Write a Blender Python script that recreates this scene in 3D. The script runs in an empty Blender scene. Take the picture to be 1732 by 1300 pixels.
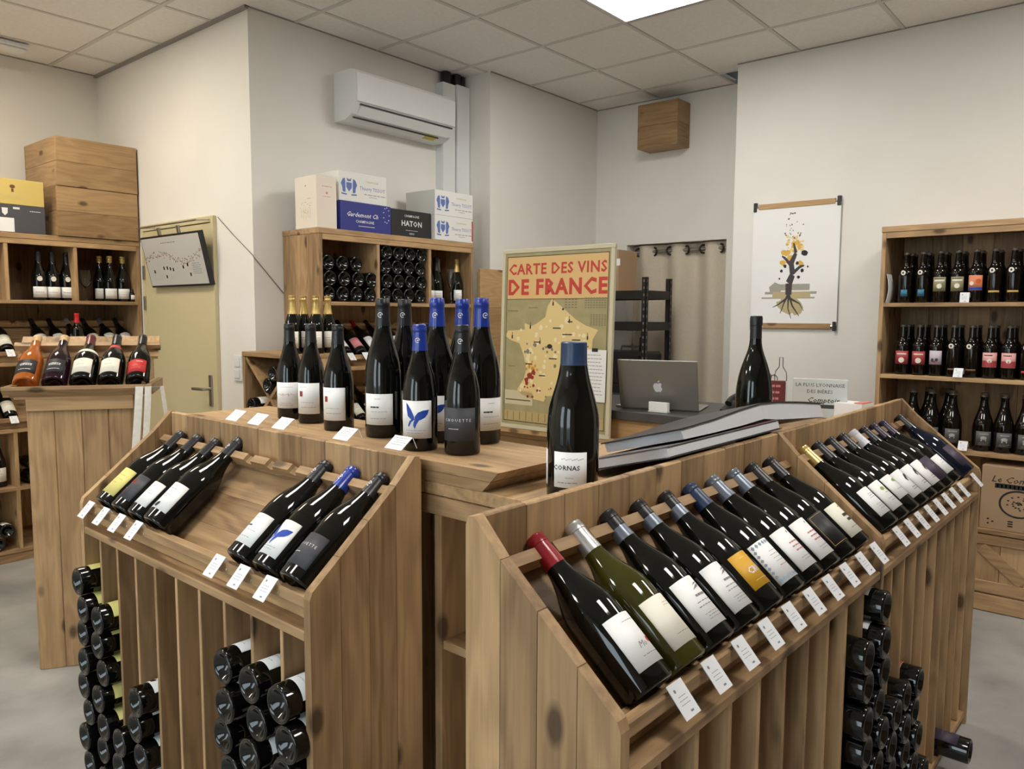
import bpy, bmesh, math, random
from mathutils import Matrix, Vector
random.seed(7)
C = bpy.context.scene.collection
SC = bpy.context.scene

# ------------------------------------------------------------------ camera, light, exposure
YAW, PITCH, ROLL, FPX = 0.873, 0.0895, 0.0046, 1300.0
CAMPOS = Vector((-3.288, -3.035, 1.51))
CEIL = 3.171
_f = Vector((math.sin(YAW)*math.cos(PITCH), math.cos(YAW)*math.cos(PITCH), -math.sin(PITCH)))
_r0 = Vector((math.cos(YAW), -math.sin(YAW), 0)); _u0 = _r0.cross(_f)
_r = math.cos(ROLL)*_r0 + math.sin(ROLL)*_u0; _u = -math.sin(ROLL)*_r0 + math.cos(ROLL)*_u0
cam = bpy.data.objects.new('camera', bpy.data.cameras.new('camera')); C.objects.link(cam)
cam.data.sensor_fit = 'HORIZONTAL'; cam.data.sensor_width = 36.0; cam.data.lens = 36.0*FPX/1732.0
cam.data.clip_start = 0.02
_m = Matrix((_r, _u, -_f)).transposed().to_4x4(); _m.translation = CAMPOS
cam.matrix_world = _m
SC.camera = cam

world = bpy.data.worlds.new('daylight'); SC.world = world; world.use_nodes = True
_bg = world.node_tree.nodes['Background']
_bg.inputs['Color'].default_value = (0.80, 0.90, 1.0, 1); _bg.inputs['Strength'].default_value = 5.0
PANEL_EMIT = 22.0
SC.view_settings.view_transform = 'Standard'; SC.view_settings.look = 'None'
SC.view_settings.exposure = 0.45; SC.view_settings.gamma = 1.0; SC.view_settings.use_curve_mapping = False
try:
    SC.cycles.use_denoising = True
    SC.cycles.max_bounces = 8; SC.cycles.diffuse_bounces = 4; SC.cycles.glossy_bounces = 4
    SC.cycles.transparent_max_bounces = 12; SC.cycles.sample_clamp_indirect = 6.0
except Exception:
    pass

# ------------------------------------------------------------------ materials
def lin(c):
    return tuple((v/12.92 if v <= .04045 else ((v+.055)/1.055)**2.4) for v in c)
def srgb(r, g, b): return lin((r/255, g/255, b/255))
_mats = {}
def M(name, col, rough=.5, metal=0.0, spec=.5, coat=0.0, trans=0.0, ior=1.5):
    if name in _mats: return _mats[name]
    m = bpy.data.materials.new(name); m.use_nodes = True
    p = m.node_tree.nodes['Principled BSDF']
    p.inputs['Base Color'].default_value = (*col, 1); p.inputs['Roughness'].default_value = rough
    p.inputs['Metallic'].default_value = metal; p.inputs['Specular IOR Level'].default_value = spec
    p.inputs['Coat Weight'].default_value = coat; p.inputs['Transmission Weight'].default_value = trans
    p.inputs['IOR'].default_value = ior
    _mats[name] = m; return m

def noisy(name, c1, c2, scale=4.0, rough=.6, detail=6.0, bump=0.0, bscale=60.0, rough2=None):
    if name in _mats: return _mats[name]
    m = bpy.data.materials.new(name); m.use_nodes = True; nt = m.node_tree; N = nt.nodes; L = nt.links
    p = N['Principled BSDF']; tc = N.new('ShaderNodeTexCoord')
    n = N.new('ShaderNodeTexNoise'); n.inputs['Scale'].default_value = scale; n.inputs['Detail'].default_value = detail
    r = N.new('ShaderNodeValToRGB'); r.color_ramp.elements[0].position = .32; r.color_ramp.elements[1].position = .7
    r.color_ramp.elements[0].color = (*c1, 1); r.color_ramp.elements[1].color = (*c2, 1)
    L.new(tc.outputs['Object'], n.inputs['Vector']); L.new(n.outputs['Fac'], r.inputs['Fac']); L.new(r.outputs['Color'], p.inputs['Base Color'])
    p.inputs['Roughness'].default_value = rough
    if bump:
        n2 = N.new('ShaderNodeTexNoise'); n2.inputs['Scale'].default_value = bscale; n2.inputs['Detail'].default_value = 4
        b = N.new('ShaderNodeBump'); b.inputs['Strength'].default_value = bump; b.inputs['Distance'].default_value = .004
        L.new(tc.outputs['Object'], n2.inputs['Vector']); L.new(n2.outputs['Fac'], b.inputs['Height']); L.new(b.outputs['Normal'], p.inputs['Normal'])
    _mats[name] = m; return m

def wood(axis, tone='pine'):
    """stained pine: streaks and rings run along the given local axis, every board its own offset and tone"""
    name = 'wood_%s_%s' % (tone, axis)
    if name in _mats: return _mats[name]
    light, dark, knot = {'pine': (srgb(194, 160, 117), srgb(106, 78, 52), srgb(54, 38, 27)),
                         'crate': (srgb(176, 144, 104), srgb(112, 84, 54), srgb(58, 42, 28)),
                         'oak': (srgb(188, 154, 108), srgb(142, 108, 68), srgb(92, 66, 42))}[tone]
    m = bpy.data.materials.new(name); m.use_nodes = True; nt = m.node_tree; N = nt.nodes; L = nt.links
    p = N['Principled BSDF']; tc = N.new('ShaderNodeTexCoord'); oi = N.new('ShaderNodeObjectInfo')
    mul = N.new('ShaderNodeVectorMath'); mul.operation = 'SCALE'; mul.inputs[0].default_value = (31.7, 57.3, 83.1)
    L.new(oi.outputs['Random'], mul.inputs['Scale'])
    add = N.new('ShaderNodeVectorMath'); add.operation = 'ADD'
    L.new(tc.outputs['Object'], add.inputs[0]); L.new(mul.outputs['Vector'], add.inputs[1])
    def mapped(along, across):
        mp = N.new('ShaderNodeMapping'); s = [across]*3; s['xyz'.index(axis)] = along
        mp.inputs['Scale'].default_value = s; L.new(add.outputs['Vector'], mp.inputs['Vector']); return mp.outputs['Vector']
    big = N.new('ShaderNodeTexNoise'); big.inputs['Scale'].default_value = 1.0; big.inputs['Detail'].default_value = 3
    L.new(mapped(1.1, 7.0), big.inputs['Vector'])
    # growth rings: sine of a distorted cross-grain field
    rs = N.new('ShaderNodeMath'); rs.operation = 'MULTIPLY'; rs.inputs[1].default_value = 62.0; L.new(big.outputs['Fac'], rs.inputs[0])
    sn = N.new('ShaderNodeMath'); sn.operation = 'SINE'; L.new(rs.outputs[0], sn.inputs[0])
    fine = N.new('ShaderNodeTexNoise'); fine.inputs['Scale'].default_value = 1.0; fine.inputs['Detail'].default_value = 5; fine.inputs['Roughness'].default_value = .65
    L.new(mapped(3.0, 95.0), fine.inputs['Vector'])
    blot = N.new('ShaderNodeTexNoise'); blot.inputs['Scale'].default_value = 1.0; blot.inputs['Detail'].default_value = 2
    L.new(mapped(2.0, 5.0), blot.inputs['Vector'])
    a1 = N.new('ShaderNodeMath'); a1.operation = 'MULTIPLY_ADD'; a1.inputs[1].default_value = .085; a1.inputs[2].default_value = -.12
    L.new(sn.outputs[0], a1.inputs[0])
    a2 = N.new('ShaderNodeMath'); a2.operation = 'MULTIPLY_ADD'; a2.inputs[1].default_value = .55; L.new(fine.outputs['Fac'], a2.inputs[0]); L.new(a1.outputs[0], a2.inputs[2])
    a3 = N.new('ShaderNodeMath'); a3.operation = 'MULTIPLY_ADD'; a3.inputs[1].default_value = .45; L.new(blot.outputs['Fac'], a3.inputs[0]); L.new(a2.outputs[0], a3.inputs[2])
    rr = N.new('ShaderNodeMath'); rr.operation = 'MULTIPLY_ADD'; rr.inputs[1].default_value = .42; rr.inputs[2].default_value = -.21
    L.new(oi.outputs['Random'], rr.inputs[0])
    a4 = N.new('ShaderNodeMath'); a4.operation = 'ADD'; L.new(a3.outputs[0], a4.inputs[0]); L.new(rr.outputs[0], a4.inputs[1])
    ramp = N.new('ShaderNodeValToRGB'); ramp.color_ramp.elements[0].position = .12; ramp.color_ramp.elements[1].position = .85
    ramp.color_ramp.elements[0].color = (*light, 1); ramp.color_ramp.elements[1].color = (*dark, 1); L.new(a4.outputs[0], ramp.inputs['Fac'])
    # knots
    vo = N.new('ShaderNodeTexVoronoi'); vo.inputs['Scale'].default_value = 1.0; vo.inputs['Randomness'].default_value = 1.0
    L.new(mapped(5.0, 10.0), vo.inputs['Vector'])
    kr = N.new('ShaderNodeValToRGB'); kr.color_ramp.elements[0].position = .11; kr.color_ramp.elements[0].color = (1, 1, 1, 1)
    kr.color_ramp.elements[1].position = .21; kr.color_ramp.elements[1].color = (0, 0, 0, 1); L.new(vo.outputs['Distance'], kr.inputs['Fac'])
    sep = N.new('ShaderNodeSeparateColor'); L.new(vo.outputs['Color'], sep.inputs[0])
    gt = N.new('ShaderNodeMath'); gt.operation = 'GREATER_THAN'; gt.inputs[1].default_value = .45; L.new(sep.outputs[0], gt.inputs[0])
    km = N.new('ShaderNodeMath'); km.operation = 'MULTIPLY'; L.new(kr.outputs['Color'], km.inputs[0]); L.new(gt.outputs[0], km.inputs[1])
    km2 = N.new('ShaderNodeMath'); km2.operation = 'MULTIPLY'; km2.inputs[1].default_value = .8; L.new(km.outputs[0], km2.inputs[0])
    mx = N.new('ShaderNodeMix'); mx.data_type = 'RGBA'; L.new(km2.outputs[0], mx.inputs['Factor']); L.new(ramp.outputs['Color'], mx.inputs['A'])
    mx.inputs['B'].default_value = (*knot, 1)
    L.new(mx.outputs['Result'], p.inputs['Base Color'])
    p.inputs['Roughness'].default_value = .52; p.inputs['Specular IOR Level'].default_value = .35
    b = N.new('ShaderNodeBump'); b.inputs['Strength'].default_value = .18; b.inputs['Distance'].default_value = .002
    L.new(fine.outputs['Fac'], b.inputs['Height']); L.new(b.outputs['Normal'], p.inputs['Normal'])
    _mats[name] = m; return m
WX, WY, WZ = wood('x'), wood('y'), wood('z')

WHITE_PAPER = M('white_paper', srgb(238, 238, 236), .6)
CREAM_PAPER = M('cream_paper', srgb(233, 228, 212), .6)
BLACK_INK = M('black_ink', (.012, .012, .014), .6)
GREY_INK = M('grey_ink', srgb(135, 135, 140), .6)
RED_INK = M('red_ink', srgb(178, 40, 40), .6)
BLUE_INK = M('blue_ink', srgb(28, 70, 170), .5)
GLASS = M('dark_bottle_glass', (.0035, .0042, .0035), .06, spec=.5)
GLASS_OLIVE = M('olive_bottle_glass', (.045, .042, .006), .05, spec=.5)
GLASS_AMBER = M('rose_wine_glass', srgb(208, 118, 46), .05, spec=.5, trans=.45)
GLASS_PLUM = M('plum_bottle_glass', (.02, .006, .012), .05)
CAP_BLACK = M('black_capsule', (.012, .012, .014), .35)
CAP_RED = M('red_capsule', srgb(150, 22, 38), .28, coat=.3)
CAP_SILVER = M('silver_capsule', srgb(205, 205, 205), .33, metal=.75)
CAP_GREY = M('grey_capsule', srgb(120, 128, 140), .33, metal=.4)
CAP_NAVY = M('navy_capsule', srgb(40, 58, 92), .35)
CAP_BLUE = M('blue_capsule', srgb(24, 54, 150), .3, coat=.3)
CAP_GOLD = M('gold_capsule', srgb(205, 178, 112), .32, metal=.7)
CAP_PURPLE = M('purple_capsule', srgb(46, 32, 58), .35)
CAP_WHITE = M('white_capsule', srgb(214, 216, 222), .4)
CAP_WOOD = M('cork_stopper', srgb(205, 172, 126), .6)
METAL = M('brushed_steel', srgb(170, 168, 162), .3, metal=.9)
BLACKM = M('black_metal', (.012, .012, .013), .4)

# ------------------------------------------------------------------ mesh helpers
class G:
    def __init__(s): s.v = []; s.f = []
    def add(s, vs, fs):
        o = len(s.v); s.v += [tuple(v) for v in vs]; s.f += [tuple(i+o for i in f) for f in fs]; return s
    def box(s, x0, x1, y0, y1, z0, z1, c=.0015):
        lo, hi = (x0, y0, z0), (x1, y1, z1)
        c = min(c, .45*min(hi[i]-lo[i] for i in range(3)))
        if c <= 0:
            vs = [(hi[0] if i & 1 else lo[0], hi[1] if i & 2 else lo[1], hi[2] if i & 4 else lo[2]) for i in range(8)]
            return s.add(vs, [(0, 2, 3, 1), (4, 5, 7, 6), (0, 1, 5, 4), (2, 6, 7, 3), (0, 4, 6, 2), (1, 3, 7, 5)])
        idx = {}; vs = []
        for sx in (0, 1):
            for sy in (0, 1):
                for sz in (0, 1):
                    sg = (sx, sy, sz)
                    for a in range(3):
                        p = [(hi[k]-(c if k != a else 0)) if sg[k] else (lo[k]+(c if k != a else 0)) for k in range(3)]
                        idx[(sg, a)] = len(vs); vs.append(p)
        fs = []
        for a in range(3):
            b, d = [k for k in range(3) if k != a]
            for sa in (0, 1):
                q = []
                for sb, sd in ((0, 0), (1, 0), (1, 1), (0, 1)):
                    sg = [0, 0, 0]; sg[a], sg[b], sg[d] = sa, sb, sd; q.append(idx[(tuple(sg), a)])
                fs.append(q)
            for sb in (0, 1):
                for sd in (0, 1):
                    g0 = [0, 0, 0]; g1 = [0, 0, 0]
                    g0[a], g1[a] = 0, 1; g0[b] = g1[b] = sb; g0[d] = g1[d] = sd
                    g0, g1 = tuple(g0), tuple(g1)
                    fs.append([idx[(g0, b)], idx[(g1, b)], idx[(g1, d)], idx[(g0, d)]])
        for sg in [(i & 1, i >> 1 & 1, i >> 2) for i in range(8)]: fs.append([idx[(sg, k)] for k in range(3)])
        return s.add(vs, fs)
    def prism(s, poly, axis, lo, hi):
        """poly: points in the two other axes in cyclic xyz order after axis"""
        n = len(poly); a = 'xyz'.index(axis); vs = []
        for t in (lo, hi):
            for p in poly:
                q = [0, 0, 0]; q[a] = t; q[(a+1) % 3] = p[0]; q[(a+2) % 3] = p[1]; vs.append(q)
        fs = [tuple(range(n-1, -1, -1)), tuple(range(n, 2*n))] + [(i, (i+1) % n, n+(i+1) % n, n+i) for i in range(n)]
        return s.add(vs, fs)
    def lathe(s, prof, seg=24):
        vs = []; fs = []; rings = []
        for r, z in prof:
            if r <= 1e-6: rings.append([len(vs)]); vs.append((0, 0, z))
            else:
                rings.append(list(range(len(vs), len(vs)+seg)))
                vs += [(r*math.sin(2*math.pi*k/seg), -r*math.cos(2*math.pi*k/seg), z) for k in range(seg)]
        for a, b in zip(rings, rings[1:]):
            for k in range(seg):
                k2 = (k+1) % seg
                if len(a) == 1 and len(b) == 1: continue
                if len(a) == 1: fs.append((a[0], b[k2], b[k]))
                elif len(b) == 1: fs.append((a[k], a[k2], b[0]))
                else: fs.append((a[k], a[k2], b[k2], b[k]))
        return s.add(vs, fs)
    def tube(s, path, r, seg=8, closed=False):
        path = [Vector(p) for p in path]; n = len(path); vs = []; fs = []
        for i, p in enumerate(path):
            if closed: t = path[(i+1) % n]-path[i-1]
            else: t = path[min(i+1, n-1)]-path[max(i-1, 0)]
            t.normalize(); up = Vector((0, 0, 1)) if abs(t.z) < .9 else Vector((1, 0, 0))
            a = t.cross(up).normalized(); b = t.cross(a); rr = r[i] if isinstance(r, (list, tuple)) else r
            vs += [p+rr*(math.cos(2*math.pi*k/seg)*a+math.sin(2*math.pi*k/seg)*b) for k in range(seg)]
        for i in range(n if closed else n-1):
            j = (i+1) % n
            fs += [(i*seg+k, i*seg+(k+1) % seg, j*seg+(k+1) % seg, j*seg+k) for k in range(seg)]
        if not closed: fs += [tuple(range(seg-1, -1, -1)), tuple(range((n-1)*seg, n*seg))]
        return s.add(vs, fs)
    def xf(s, m):
        s.v = [tuple(m @ Vector(v)) for v in s.v]; return s
    def mesh(s, name, smooth=False):
        me = bpy.data.meshes.new(name); me.from_pydata(s.v, [], s.f)
        bm = bmesh.new(); bm.from_mesh(me); bmesh.ops.recalc_face_normals(bm, faces=bm.faces)
        bm.to_mesh(me); bm.free()
        if smooth:
            me.polygons.foreach_set('use_smooth', [True]*len(me.polygons))
            me.set_sharp_from_angle(angle=math.radians(38))
        me.materials.append(None)
        return me

def obj(name, me, mat, parent=None, m=None):
    if isinstance(me, G): me = me.mesh(name)
    o = bpy.data.objects.new(name, me); C.objects.link(o)
    if len(me.materials) == 0: me.materials.append(None)
    o.material_slots[0].link = 'OBJECT'; o.material_slots[0].material = mat
    if parent: o.parent = parent
    if m is not None: o.matrix_local = m
    return o
def T(x, y, z): return Matrix.Translation((x, y, z))
def RZ(a): return Matrix.Rotation(a, 4, 'Z')
def RX(a): return Matrix.Rotation(a, 4, 'X')
def RY(a): return Matrix.Rotation(a, 4, 'Y')
def tag(o, label, cat, group=None):
    o['label'] = label; o['category'] = cat
    if group: o['group'] = group
    return o
def thing(name, label, cat, m=None, group=None):
    o = bpy.data.objects.new(name, None); C.objects.link(o); o.empty_display_size = .05
    if m is not None: o.matrix_world = m
    return tag(o, label, cat, group)
def struct(name, g, mat, parent=None):
    o = obj(name, g, mat, parent)
    if parent is None: o['kind'] = 'structure'
    return o
def bxp(name, parent, mat, *a, c=.0015): return obj(name, G().box(*a, c=c), mat, parent)

# ------------------------------------------------------------------ flat print: text and marks
_txt = {}
def text2d(s, size, bold=0.0, shear=0.0):
    k = (s, size, bold, shear)
    if k not in _txt:
        cu = bpy.data.curves.new('t', 'FONT'); cu.body = s; cu.size = size; cu.align_x = 'CENTER'; cu.align_y = 'CENTER'
        cu.resolution_u = 1; cu.offset = bold; cu.shear = shear; cu.space_character = 1.0+(bold/size)*3.5
        ob = bpy.data.objects.new('t', cu); me = bpy.data.meshes.new_from_object(ob)
        _txt[k] = ([(v.co.x, v.co.y) for v in me.vertices], [tuple(p.vertices) for p in me.polygons])
        bpy.data.objects.remove(ob); bpy.data.meshes.remove(me); bpy.data.curves.remove(cu)
    return _txt[k]
def clip_u(poly, lo, hi):
    for sgn, lim in ((1, lo), (-1, -hi)):
        out = []
        for i in range(len(poly)):
            a, b = poly[i-1], poly[i]; da, db = sgn*a[0]-lim, sgn*b[0]-lim
            if (da >= 0) != (db >= 0):
                t = da/(da-db); out.append((a[0]+t*(b[0]-a[0]), a[1]+t*(b[1]-a[1])))
            if db >= 0: out.append(b)
        poly = out
        if len(poly) < 3: return []
    return poly
def strips(poly, step):
    us = [p[0] for p in poly]; lo, hi = min(us), max(us); n = max(1, math.ceil((hi-lo)/step)); res = []
    for i in range(n):
        q = clip_u(poly, lo+(hi-lo)*i/n, lo+(hi-lo)*(i+1)/n)
        if len(q) >= 3: res.append(q)
    return res
def rect(u, v, w, h): return [(u-w/2, v-h/2), (u+w/2, v-h/2), (u+w/2, v+h/2), (u-w/2, v+h/2)]
def ell(u, v, w, h, n=14): return [(u+w/2*math.cos(2*math.pi*k/n), v+h/2*math.sin(2*math.pi*k/n)) for k in range(n)]
def flat_print(marks, fn, step=None):
    """marks: ('t',text,size,u,v,bold,shear) or ('p',poly).  fn maps (u,v) to 3D"""
    g = G()
    for mk in marks:
        if mk[0] == 't':
            vs, fs = text2d(mk[1], mk[2], mk[5] if len(mk) > 5 else 0, mk[6] if len(mk) > 6 else 0)
            g.add([fn(u+mk[3], v+mk[4]) for u, v in vs], fs)
        else:
            for q in (strips(mk[1], step) if step else [mk[1]]):
                g.add([fn(u, v) for u, v in q], [tuple(range(len(q)))])
    return g
def print_mesh(name, g):
    me = bpy.data.meshes.new(name); me.from_pydata(g.v, [], g.f); me.materials.append(None); return me
def bars(u, v, w, n, pitch, h=.0012, seed=1, sub=True):
    rnd = random.Random(seed); out = []
    for i in range(n):
        x = u-w/2*(.75+.25*rnd.random()); e = u+w/2*(.6+.4*rnd.random())
        while x < e:
            l = w*(.08+.13*rnd.random()) if sub else e-x
            out.append(('p', rect(x+l/2, v-i*pitch, l, h))); x += l+w*.035
    return out
# ------------------------------------------------------------------ bottles
PUNT = [(.10, 0), (.095, .22), (.06, .5), (.018, .70), (.002, .80), (0, .86), (.003, .93), (.010, .975), (.022, 1.0)]
SHAPES = {
 'burgundy': [(.44, 1.0), (.48, .985), (.53, .93), (.58, .835), (.63, .71), (.68, .585), (.73, .485), (.78, .42), (.84, .385), (.90, .365), (.940, .357), (.944, .378), (.972, .378), (.976, .362), (.996, .358), (1.0, .335), (1.0, 0)],
 'slim': [(.42, 1.0), (.47, .985), (.53, .93), (.60, .82), (.67, .66), (.74, .52), (.80, .43), (.86, .39), (.92, .37), (.940, .362), (.944, .382), (.972, .382), (.976, .365), (.996, .36), (1.0, .335), (1.0, 0)],
 'bordeaux': [(.60, 1.0), (.64, .975), (.67, .90), (.695, .77), (.715, .62), (.74, .49), (.775, .425), (.85, .395), (.92, .38), (.952, .375), (.957, .40), (.985, .40), (.998, .37), (1.0, .30), (1.0, 0)],
 'champagne': [(.38, 1.0), (.44, .98), (.51, .90), (.58, .765), (.65, .62), (.72, .50), (.79, .42), (.86, .375), (.90, .36), (.915, .41), (.94, .41), (.955, .36), (.97, .40), (.99, .40), (1.0, .33), (1.0, 0)],
 'beer': [(.53, 1.0), (.585, .975), (.63, .88), (.665, .72), (.70, .56), (.75, .47), (.82, .43), (.92, .40), (.96, .39), (.962, .47), (.978, .47), (.982, .40), (1.0, .40), (1.0, 0)],
 'wide': [(.47, 1.0), (.53, .98), (.59, .915), (.66, .80), (.73, .675), (.80, .575), (.855, .52), (.865, .50), (.93, .49), (.995, .485), (1.0, .46), (1.0, 0)],
 'pear': [(.34, 1.0), (.41, .985), (.48, .93), (.55, .83), (.62, .69), (.68, .54), (.73, .42), (.78, .345), (.84, .31), (.925, .295), (.93, .325), (.985, .325), (1.0, .30), (1.0, 0)],
}
def profile(kind, R, h):
    """(r,z) points, shoulder refined by Catmull-Rom"""
    base = [(r*R, z*h*.85) for z, r in PUNT]
    pts = [(r*R, z*h) for z, r in SHAPES[kind]]
    out = base[:]; sh = [base[-1]] + pts
    out.append(pts[0])
    for i in range(1, len(sh)-2):
        p0, p1, p2, p3 = sh[i-1], sh[i], sh[i+1], sh[min(i+2, len(sh)-1)]
        smooth = p2[1] < .85*h
        if smooth:
            for t in (.33, .67):
                f = lambda k: .5*(2*p1[k]+(p2[k]-p0[k])*t+(2*p0[k]-5*p1[k]+4*p2[k]-p3[k])*t*t+(3*p1[k]-p0[k]-3*p2[k]+p3[k])*t**3)
                if i > 1: out.append((min(f(0), R), f(1)))
        out.append(p2)
    out.append(sh[-1])
    return out
def radius_at(prof, z):
    best = prof[8:]
    for a, b in zip(best, best[1:]):
        if a[1] <= z <= b[1] and b[1] > a[1]: return a[0]+(b[0]-a[0])*(z-a[1])/(b[1]-a[1])
    return best[-2][0]
_cache = {}
def glass_mesh(kind, R, h, seg):
    k = ('g', kind, R, h, seg)
    if k not in _cache: _cache[k] = G().lathe(profile(kind, R, h), seg).mesh('bottle_glass', True)
    return _cache[k]
def capsule_mesh(kind, R, h, z0, z1, seg, off=.0007):
    k = ('c', kind, R, h, z0, z1, seg)
    if k not in _cache:
        pr = profile(kind, R, h); zs = sorted({z0, z1-1e-5} | {p[1] for p in pr[9:] if z0 < p[1] < z1})
        pts = [(radius_at(pr, z0), z0)]
        pts += [(radius_at(pr, z)+off, z) for z in zs]
        if z1 >= h-1e-4: pts += [(pts[-1][0]-.001, h+off), (0, h+off)]
        else: pts += [(radius_at(pr, z1), z1)]
        _cache[k] = G().lathe(pts, seg).mesh('capsule', True)
    return _cache[k]
def wrap(R):
    return lambda u, v: (R*math.sin(u/R), -R*math.cos(u/R), v)
def label_mesh(R, w, z0, z1, off=.0006, u0=0.0):
    k = ('l', R, w, z0, z1, u0)
    if k not in _cache:
        f0, f1 = wrap(R+off), wrap(R-.0004); n = max(6, int(w/.006)); g = G(); vs = []; fs = []
        for i in range(n+1):
            u = u0-w/2+w*i/n
            vs += [f0(u, z0), f0(u, z1), f1(u, z0), f1(u, z1)]
        for i in range(n):
            a = 4*i; b = a+4
            fs += [(a, b, b+1, a+1), (a+2, a+3, b+3, b+2), (a, a+2, b+2, b), (a+1, b+1, b+3, a+3)]
        fs += [(0, 1, 3, 2), (4*n, 4*n+2, 4*n+3, 4*n+1)]
        _cache[k] = g.add(vs, fs).mesh('label', False)
        for p in _cache[k].polygons: p.use_smooth = abs(p.normal.z) < .5
    return _cache[k]
def bottle(label, m, kind='burgundy', R=.041, h=.297, glass=None, cap=None, caplen=.062, band=None, lab=None, extra=(), logo=None,
           name='wine_bottle', group=None, seg=28, cat='bottle'):
    """one bottle: glass > nothing, capsule (> logo print), neck band, label (> print)"""
    t = thing(name, label, cat, m, group)
    obj('glass', glass_mesh(kind, R, h, seg), glass or GLASS, t)
    pr = profile(kind, R, h)
    if cap is not None:
        o = obj('capsule', capsule_mesh(kind, R, h, round(h-caplen, 4), h, seg), cap, t)
        if logo:
            rr = radius_at(pr, h-caplen*.55)+.0014
            k = ('logo', kind, R, h, caplen)
            if k not in _cache:
                f = wrap(rr); z = h-caplen*.6; q = .0062*R/.041; mk = []
                for a in range(10):
                    a0, a1 = 2*math.pi*a/12, 2*math.pi*(a+1)/12
                    mk.append(('p', [(q*math.cos(a0), z+q*math.sin(a0)), (q*math.cos(a1), z+q*math.sin(a1)), (.72*q*math.cos(a1), z+.72*q*math.sin(a1)), (.72*q*math.cos(a0), z+.72*q*math.sin(a0))]))
                mk.append(('p', ell(.001, z, q*.8, q*.5, 8)))
                _cache[k] = print_mesh('logo', flat_print(mk, f))
            obj('logo', _cache[k], logo, o)
    if band is not None:
        mt, z0, z1 = band; obj('neck_band', capsule_mesh(kind, R, h, round(z0*h, 4), round(z1*h, 4), seg, .0005), mt, t)
    for L in ([lab] if lab else []) + list(extra):
        u0 = L.get('u', 0.0); mt = L.get('mat', WHITE_PAPER)
        if L.get('round'):
            k = ('rl', R, L['w'], L['z0'], L['z1'], u0)
            if k not in _cache:
                f = wrap(R+.0007); _cache[k] = print_mesh('badge', flat_print([('p', ell(u0, (L['z0']+L['z1'])/2, L['w'], L['z1']-L['z0'], 16))], f, .006))
            lo = obj(L.get('name', 'label'), _cache[k], mt, t)
        else: lo = obj(L.get('name', 'label'), label_mesh(R, L['w'], L['z0'], L['z1'], u0=u0), mt, t)
        for col, marks in L.get('ink', ()):
            k = ('ink', R, L['z0'], L['z1'], u0, col.name, repr(marks))
            if k not in _cache:
                f = wrap(R+.0011); zc = (L['z0']+L['z1'])/2
                _cache[k] = print_mesh('print', flat_print(marks, lambda u, v: f(u+u0, v+zc), .005))
            obj('print', _cache[k], col, lo)
    return t
SLOPE = math.atan2(.243, .29)
def lean_matrix(x, y=.035, dz=0.0, roll=0.0):
    """bottle on a slanted tray: base forward, neck up the slope, label to the sky (local frame of the display)"""
    c, s = math.cos(SLOPE), math.sin(SLOPE)
    A = Vector((0, c, s)); Nn = Vector((0, -s, c)); X = Vector((1, 0, 0))
    mm = Matrix((X, -Nn, A)).transposed().to_4x4()
    mm.translation = (x, y, .959+.838*(y-.05)+dz)
    return mm @ RZ(roll)
def lying_matrix(x, y, z, roll=0.0):
    mm = Matrix((Vector((1, 0, 0)), Vector((0, 0, -1)), Vector((0, 1, 0)))).transposed().to_4x4()
    mm.translation = (x, y, z); return mm @ RZ(roll)
# label designs ------------------------------------------------------
def t_(s, size, v, u=0, bold=0.0, shear=0.0): return ('t', s, size, u, v, bold, shear)
def P(*pts): return ('p', list(pts))
LAB = {}
def deflab(k, **kw): LAB[k] = kw
W_ = .082
deflab('plain', w=.075, z0=.038, z1=.122, ink=[(GREY_INK, bars(0, .022, .04, 3, .006, .0014, 3) + bars(0, -.012, .046, 3, .007, .001, 5))])
deflab('pinkmark', w=.084, z0=.034, z1=.122, ink=[(GREY_INK, bars(0, .03, .03, 1, .006, .001, 2) + [t_('Mo', .015, -.012, -.006, 0, .35)] + bars(0, -.028, .05, 1, .006, .001, 8)), (RED_INK, [('p', ell(.016, -.008, .011, .010, 9)), ('p', ell(.022, -.002, .006, .007, 7))])])
deflab('faint', w=.084, z0=.034, z1=.122, mat=CREAM_PAPER, ink=[(GREY_INK, bars(.01, .028, .03, 2, .005, .0008, 12) + bars(0, -.026, .05, 1, .006, .0008, 13))])
_arch = [('p', [(-.010, .020), (.012, .024), (.016, .029), (.004, .027)]), ('p', [(-.004, .028), (.014, .031), (.016, .033), (.004, .032)])]
deflab('arch', w=.086, z0=.032, z1=.126, ink=[(GREY_INK, _arch + bars(0, .010, .03, 1, .006, .004, 20) + bars(0, -.002, .055, 2, .008, .0016, 21) + bars(0, -.024, .048, 3, .005, .0008, 22))])
YEL = M('yellow_label', srgb(212, 160, 40), .55); PALEYEL = M('pale_yellow_label', srgb(226, 214, 128), .6); CHAR = M('charcoal_label', srgb(58, 58, 64), .55)
PURP = M('dark_purple_label', srgb(62, 52, 70), .55); REDL = M('red_label', srgb(190, 36, 36), .5); BLK = M('black_label', (.014, .014, .016), .5)
GREENINK = M('green_ink', srgb(150, 172, 96), .6); GOLDINK = M('gold_ink', srgb(176, 146, 78), .4, metal=.4); WHITE_INK = M('white_ink', srgb(230, 230, 230), .5)
PALEBLUE = M('pale_blue_ink', srgb(140, 160, 180), .6); PINK = M('pink_label', srgb(206, 130, 136), .55)
deflab('yellow', w=.080, z0=.046, z1=.122, mat=YEL, ink=[(WHITE_INK, [t_('CRUS', .019, -.004, 0, .0003)]), (M('pale_gold_ink', srgb(232, 200, 110), .5), bars(0, .026, .05, 1, .006, .0012, 4) + bars(0, -.024, .05, 1, .006, .0012, 6))])
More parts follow.
